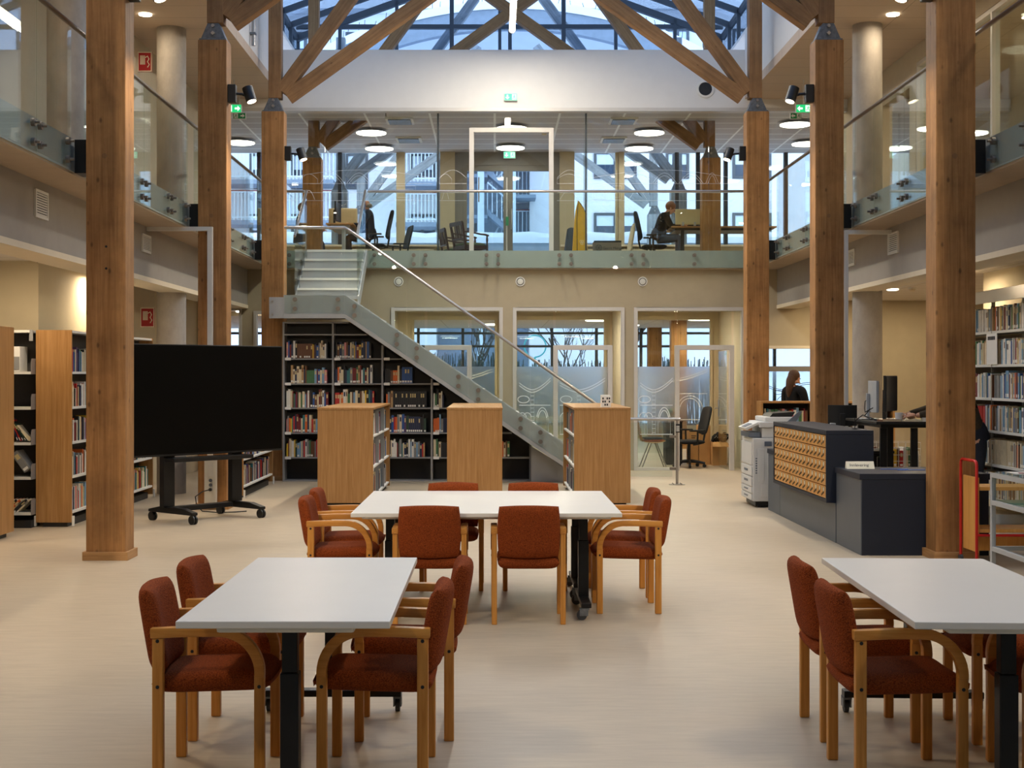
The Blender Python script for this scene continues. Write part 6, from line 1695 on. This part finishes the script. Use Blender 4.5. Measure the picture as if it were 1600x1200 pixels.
carton(3.55, 3.72, 25.25, 25.6, .62, 'slim upright carton beside the office chair')
carton(3.73, 3.93, 25.2, 25.6, .72, 'tall carton between the slim one and the open one')
carton(3.94, 4.20, 25.0, 25.5, .42, 'open carton with flaps and dark bundles on top', True)
br_ = random.Random(6)
for k in range(5):
    x, y = 4.0 + .055 * k, 25.15 + .05 * (k % 3)
    g = thing('dark_bundle', 'dark wrapped bundle in the open carton, %s from the chair' % ORD[k], 'bundle', (x, y, .43), 'bundles in the open carton')
    MB().tube([(x - .04, y, .43), (x, y + .02, .50 + .02 * (k % 2)), (x + .03, y + .06, .55 + .03 * (k % 2))], [.03, .05, .03], 10).build('wrap', 'cloth_black', g, smooth=True)
    MB().tube([(x - .032, y + .008, .464), (x, y - .03, .50), (x + .035, y + .008, .53)], .008, 6).build('tie', 'book grey', g)
g = thing('plant_stand', 'dark cabinet with small potted ornaments just inside the office door', 'cabinet', (3.32, 25.3, 0))
B(3.12, 3.42, 25.2, 25.6, .02, .78).build('body', 'cloth_black', g, bevel=.004); B(3.11, 3.43, 25.19, 25.61, .781, .80).build('top', 'mahogany', g); B(3.14, 3.40, 25.22, 25.58, 0, .019).build('plinth', 'black_metal', g)
for k, (h, col) in enumerate(((.16, 'green'), (.12, 'orange'))):
    x = 3.2 + .12 * k
    g = thing('potted_ornament', '%s potted ornament on the dark office cabinet' % col, 'ornament', (x, 25.3, .801)); MB().lathe([(.03, .801), (.045, .87), (.035, .9)], (x, 25.3, 0), 16).build('pot', 'book cream', g, smooth=True); MB().ball((x, 25.3, .88 + h * .5), h * .4, 8).build('foliage', 'book ' + col, g, smooth=True)
# low hall furniture glimpsed through the offices
g = thing('hall_table', 'pale table standing in the lower hall behind the middle office', 'table', (1.3, 29.5, 0))
B(.7, 1.9, 29.2, 29.9, .71, .74).build('tabletop', 'white_laminate', g, bevel=.004)
for x in (.78, 1.82):
    for y in (29.26, 29.84): B(x - .02, x + .02, y - .02, y + .02, 0, .709).build('leg', 'stair_grey', g)
# ---------------------------------------------------------------- outside
struct(B(-45, 45, 36.1, 90, -.6, -.05), 'ground_snow', 'snow')
g = thing('terrace_parapet', 'metal clad terrace parapet with a thick rounded cap of snow', 'parapet', (0, 36.2, 3.5))
B(-9, 9, 36.06, 36.4, 3.51, 5.06).build('cladding', 'metal_cladding', g)
m = MB()
for k in range(60): m.box(-9 + .3 * k, -8.985 + .3 * k, 36.035, 36.0595, 3.6, 4.84)
m.build('cladding_seam', 'mullion_dark', g)
B(-9, 9, 36.0, 36.45, 4.85, 5.07).build('coping', 'metal_cladding', g)
sr = random.Random(12)
xs = [-9 + .45 * k for k in range(41)]
m = MB(); rings = []
for x in xs:
    h = .30 + sr.uniform(-.03, .03)
    rings.append([m.bm.verts.new(p) for p in ((x, 35.98, 5.072), (x, 35.95, 5.072 + h * .5), (x, 36.02, 5.072 + h * .92), (x, 36.22, 5.072 + h), (x, 36.42, 5.072 + h * .9), (x, 36.48, 5.072 + h * .4), (x, 36.46, 5.072))])
m.skin_rings(rings); m.build('snow_cap', 'snow', g, smooth=True)
# apartment block across the yard
BY = 52.0
def bx(px): return XX(px, BY)
def bz(py): return ZZ(py, BY)
g = thing('apartment_building', 'pale rendered apartment block with balconies and a zigzag outside stair', 'building', (0, BY, -.05))
B(-28, -2.2, BY, BY + 8, -.05, 15.2).build('wall', 'render_white', g); B(1.3, 28, BY - .6, BY + 8, -.05, 15.2).build('wall', 'render_white', g); B(-2.19, 1.29, BY + 1.2, BY + 8, -.05, 15.2).build('wall', 'render_grey', g)
def window(x0, x1, z0, z1, y, n=2):
    f = MB(); t = .10
    f.box(x0, x1, y - .06, y + .0, z0, z0 + t); f.box(x0, x1, y - .06, y, z1 - t, z1); f.box(x0, x0 + t, y - .06, y, z0 + t, z1 - t); f.box(x1 - t, x1, y - .06, y, z0 + t, z1 - t)
    for k in range(1, n): x = x0 + (x1 - x0) * k / n; f.box(x - .06, x + .06, y - .06, y, z0 + t, z1 - t)
    fo = f.build('window_frame', 'mullion_blue', g)
    B(x0 + t, x1 - t, y - .02, y - .005, z0 + t, z1 - t).build('pane', 'window_dark', fo)
    m = MB(); m.box(x0 + t, x1 - t, y - .03, y - .022, z1 - t - (z1 - z0) * .38, z1 - t); m.build('blind', 'balcony_rail', fo)
for lev in range(-2, 4):
    dz = lev * 2.28
    for pa, pb in ((926, 992), (1037, 1073), (1140, 1200)): window(bx(pa), bx(pb), bz(283) + dz, bz(241) + dz, BY - .6)
    for pa, pb in ((720, 745),): window(bx(pa) , bx(pb) - .0, bz(275) + dz, bz(246) + dz, BY, 1)
    for pa, pb in ((540, 575), (640, 680), (455, 500), (390, 425)): window(bx(pa), bx(pb), bz(296) + dz, bz(240) + dz, BY, 2)
def balcony(x0, x1, z, y, d=1.3):
    s = B(x0, x1, y - d, y - .001, z - .16, z).build('balcony_slab', 'render_grey', g)
    m = MB(); n = int((x1 - x0) / .13)
    for k in range(n + 1): x = x0 + (x1 - x0) * k / n; m.box(x - .018, x + .018, y - d, y - d + .03, z, z + 1.05)
    for zz in (.08, 1.02): m.box(x0, x1, y - d - .005, y - d + .035, z + zz, z + zz + .04)
    for x in (x0, x1 - .03):
        for k in range(5): m.box(x, x + .03, y - d + .2 + .22 * k, y - d + .23 + .22 * k, z, z + 1.05)
        m.box(x, x + .03, y - d + .036, y, z + 1.02, z + 1.06)
    m.build('balcony_railing', 'balcony_rail', s)
    B(x0, x1, y - d - .01, y - d + .04, z + 1.06, z + 1.10).build('handrail', 'book dark red', s)
    B(x0 + .06, x1 - .06, y - d + .1, y - .1, z + .001, z + .16).build('snow_layer', 'snow', s)
for lev in range(-1, 4):
    dz = lev * 2.28 * .64 * 1.0
    z = bz(353) + lev * 1.62
    if lev >= 0:
        pass
for pa, pb, py in ((622, 684, 291), (622, 684, 353), (455, 527, 288), (455, 527, 350), (622, 684, 228), (455, 527, 226), (360, 420, 288), (360, 420, 350)):
    balcony(bx(pa), bx(pb), bz(py), BY)
for py in (313, 375, 250): balcony(bx(803), bx(829), bz(py), BY + 1.2, 1.6)
# zigzag stair
zs_ = [bz(375) - 1.5, bz(375), bz(344), bz(313), bz(282), bz(250)]
for k in range(5):
    xa, xb = (bx(762), bx(798)) if k % 2 == 0 else (bx(798), bx(762))
    fl = MB(); y = BY - .7 - .9 * (k % 2)
    fl.prism([(xa, y, zs_[k]), (xb, y, zs_[k + 1]), (xb, y, zs_[k + 1] + .25), (xa, y, zs_[k] + .25)], (0, .8, 0)); so = fl.build('stair_flight', 'render_grey', g)
    m = MB(); m.bar((xa, y, zs_[k] + 1.2), (xb, y, zs_[k + 1] + 1.2), .05, .05)
    for q in range(6): t = q / 5; m.box(xa + (xb - xa) * t - .015, xa + (xb - xa) * t + .015, y, y + .03, zs_[k] + (zs_[k + 1] - zs_[k]) * t + .2, zs_[k] + (zs_[k + 1] - zs_[k]) * t + 1.2)
    m.build('stair_railing', 'balcony_rail', so)
    B(min(xb, xb + (.9 if xb > 0 else -.9)), max(xb, xb + (.9 if xb > 0 else -.9)), BY - 1.7, BY - .01, zs_[k + 1] - .12, zs_[k + 1]).build('stair_landing', 'render_grey', g)
for px in (752, 800): B(bx(px) - .12, bx(px) + .12, BY - 1.75, BY - 1.5, -.05, 11).build('stair_post', 'balcony_rail', g)
B(-28, 28, BY - .8, BY + 8.2, 15.21, 15.6).build('roof_edge', 'snow', g)
# vaulted snowy roof seen through the gable
VYA, VYB = 40.0, 44.5
g = thing('vaulted_roof', 'snowy barrel roof with blue grey edge beyond the gable glass', 'roof', (.5, VYA, 9))
def arc(r, x0=.5, zc=.6, a=36, n=36): return [(x0 + r * math.sin(math.radians(-a + 2 * a * i / n)), zc + r * math.cos(math.radians(-a + 2 * a * i / n))) for i in range(n + 1)]
def shell(r0, r1, ya, yb, nm, mat):
    A, Bq = arc(r1), arc(r0); m = MB()
    for i in range(len(A) - 1):
        m.prism([(A[i][0], ya, A[i][1]), (A[i + 1][0], ya, A[i + 1][1]), (Bq[i + 1][0], ya, Bq[i + 1][1]), (Bq[i][0], ya, Bq[i][1])], (0, yb - ya, 0))
    bmesh.ops.remove_doubles(m.bm, verts=m.bm.verts, dist=1e-5)
    return m.build(nm, mat, g)
# radius chosen so that the crown shows just under the top of the picture
shell(11.05, 11.62, VYA, VYA + .3, 'fascia', 'metal_cladding'); shell(11.25, 11.6, VYA + .31, VYB, 'roof_shell', 'render_white'); shell(11.625, 11.85, VYA - .05, VYB, 'snow_layer', 'snow')
m = MB(); vr = random.Random(3)
for k in range(46):
    a = math.radians(-30 + 60 * k / 45 + vr.uniform(-.5, .5)); r = 11.85; h = vr.uniform(.1, .3)
    p = (.5 + r * math.sin(a), VYA, .6 + r * math.cos(a)); m.bar(p, (p[0] + vr.uniform(-.05, .05), VYA, p[2] + h), .015, .015)
m.build('bird_spike', 'mullion_dark', g)
for x in (-6.5, 7.5): B(x - .2, x + .2, VYA + .1, VYA + .4, 0, 9.5).build('post', 'metal_cladding', g)
# bare trees and hedges
def tree(x, y, h, seed, lab, z=-.05):
    rr = random.Random(seed); g = thing('bare_tree', lab, 'tree', (x, y, z), 'bare winter trees'); tr = MB(); br = MB()
    def grow(p, d, L, r, depth, mb):
        q = p + d * L; mb.tube([p, p.lerp(q, .5) + Vector((rr.uniform(-.05, .05), 0, 0)) * L, q], [r, r * .85, r * .7], 5)
        if depth == 0: return
        for k in range(3 if depth > 1 else 2):
            n = (d + Vector((rr.uniform(-.75, .75), rr.uniform(-.5, .5), rr.uniform(-.05, .5)))).normalized(); grow(p.lerp(q, rr.uniform(.55, 1)), n, L * rr.uniform(.6, .8), r * .6, depth - 1, br)
    grow(Vector((x, y, z)), Vector((0, 0, 1)), h * .36, h * .012, 5, tr)
    br.build('branches', 'twig', g); tr.build('trunk', 'twig', g)
for i, (x, y, h, t) in enumerate(((3.6, 38.6, 5.6, 'beyond the parapet by the cream desk screen'), (7.0, 38.6, 4.6, 'beyond the parapet, behind the weathered columns'), (-5.4, 39, 6, 'in the yard seen past the far bookcases'), (-.6, 42, 5, 'in the yard seen through the office behind the stair'), (2.1, 42.3, 5, 'in the yard seen through the middle office'), (10.6, 38.6, 5.6, 'seen past the gallery over the counter'))):
    tree(x, y, h, 40 + i, 'bare winter tree %s' % t)
def hedge(x0, x1, y, h, lab):
    g = thing('hedge', lab, 'hedge', ((x0 + x1) / 2, y, -.05), 'garden hedges'); rr = random.Random(int(x0 * 7) + 5); m = MB()
    for k in range(260):
        x = rr.uniform(x0, x1); yy = y + rr.uniform(-.3, .3); hh = h * rr.uniform(.75, 1.05); m.bar((x, yy, -.05), (x + rr.uniform(-.12, .12), yy, hh), .02, .02)
    m.build('twigs', 'hedge_green', g)
hedge(-2.4, .2, 40, 2.2, 'dark hedge in the yard behind the office behind the stair'); hedge(.4, 3.2, 40.5, 2.0, 'dark hedge in the yard behind the middle office'); hedge(5.0, 8.0, 41, 2.1, 'dark hedge in the yard behind the open office')
g = thing('cyan_hoop', 'big turquoise hoop standing in the yard beyond the middle office', 'hoop', (XX(843, 42), 42, 0))
hcx, hcz = XX(836, 42), ZZ(541, 42)
MB().tube([(hcx + .33 * math.cos(t * PI / 16), 42, hcz + .33 * math.sin(t * PI / 16)) for t in range(-8, 22)], .022, 8).build('ring', 'cyan_paint', g, smooth=True)
MB().cyl((hcx, 42, -.05), (hcx, 42, hcz - .33), .03, 8).build('post', 'cyan_paint', g)

# ---------------------------------------------------------------- light
def area(name, loc, power, size, col, rot=(0, 0, 0), size_y=None, spread=None):
    l = bpy.data.lights.new(name, 'AREA'); l.energy = power; l.color = col
    if size_y: l.shape = 'RECTANGLE'; l.size = size; l.size_y = size_y
    else: l.shape = 'DISK'; l.size = size
    if spread: l.spread = spread
    o = bpy.data.objects.new(name, l); C.objects.link(o); o.location = loc; o.rotation_euler = rot
    return o
LK = .55
for i, (x, y, z, p, s, c) in enumerate(LAMPS): area('lamp', (x, y, z), p * LK, s, c)
def spotlight(loc, aim, power, ang, blend, col, r=.05):
    l = bpy.data.lights.new('spot', 'SPOT'); l.energy = power; l.color = col; l.spot_size = math.radians(ang); l.spot_blend = blend; l.shadow_soft_size = r
    o = bpy.data.objects.new('spot', l); C.objects.link(o); o.location = loc
    o.rotation_euler = (Vector(aim) - Vector(loc)).to_track_quat('-Z', 'Y').to_euler()
for i, (p, d) in enumerate(SPOTS):
    s = -1 if i % 2 == 0 else 1
    spotlight(p + d * .02, (p.x - s * -1.0 if False else p.x * .25, p.y + (.6 if i < 4 else (-.6 if i < 6 else -2.6)), 0), 215, 118, .6, (1, .86, .66))
for x in (-3.2, 3.84):      # unseen spots without fixtures, added to brighten the column fronts and floor
    for aim, pw in (((x * .95, 12.6, 1.2), 680), ((x * .1, 8.5, 0), 200)): spotlight((x, 3.1, 5.05), aim, pw, 64, .7, (1, .86, .66))
for y, L in ((20.1, 5.6),):
    area('pendant', (.29, y, 7.31), 330, .12, (1, .90, .74), size_y=L)
# unseen ceiling lamps without built fixtures, under the galleries and on the upper floor
for x, c in ((-6.6, (1, .80, .56)), (7.2, (1, .80, .56))):
    for y in (2, 6, 10, 14 if x > 0 else 12.5): area('lamp', (x, y, ZC - .02), 34, .6, c)
for x, y in ((5.6, 22.9), (7.0, 22.6), (6.9, 20)): area('lamp', (x, y, ZC - .03), 15, .3, (1, .80, .52))  # added to brighten the end wall beyond the staff desk
for y in (14.6, 17, 20): area('lamp', (7.6, y, Z2 + 2.6), 40, .6, (1, .82, .58))
for y in (8, 12): area('lamp', (-4.6, y, ZU - .03), 30, .3, (1, .82, .6))
for y in (8, 12): area('lamp', (5.4, y, ZU - .03), 30, .3, (1, .82, .6))

w = bpy.data.worlds.new('sky'); bpy.context.scene.world = w; w.use_nodes = True
nt = w.node_tree; bg = nt.nodes['Background']
tc = nt.nodes.new('ShaderNodeTexCoord'); sp = nt.nodes.new('ShaderNodeSeparateXYZ'); nt.links.new(tc.outputs['Generated'], sp.inputs[0])
rp = ramp(nt, sp.outputs[2], [(.0, (.78, .86, 1.0)), (.5, (.66, .79, 1.0)), (1., (.62, .77, 1.0))]); nt.links.new(rp, bg.inputs[0])
bg.inputs[1].default_value = 3.7
# ---------------------------------------------------------------- camera and view
cam = bpy.data.cameras.new('camera'); co = bpy.data.objects.new('camera', cam); C.objects.link(co)
co.location = (0, 0, EYE); co.rotation_euler = (PI / 2, 0, 0)
cam.sensor_width = 36.; cam.lens = F / 1600 * 36
cam.shift_x = (800 - VX) / 1600; cam.shift_y = -(600 - VY) / 1600
cam.clip_end = 300
sc = bpy.context.scene; sc.camera = co
sc.view_settings.view_transform = 'Standard'; sc.view_settings.look = 'None'; sc.view_settings.gamma = 1.; sc.view_settings.use_curve_mapping = False
sc.view_settings.exposure = 0.
sc.cycles.max_bounces = 8; sc.cycles.diffuse_bounces = 4; sc.cycles.glossy_bounces = 4; sc.cycles.transparent_max_bounces = 40; sc.cycles.transmission_bounces = 4
sc.cycles.caustics_reflective = False; sc.cycles.caustics_refractive = False; sc.cycles.sample_clamp_indirect = 6.; sc.cycles.use_denoising = True
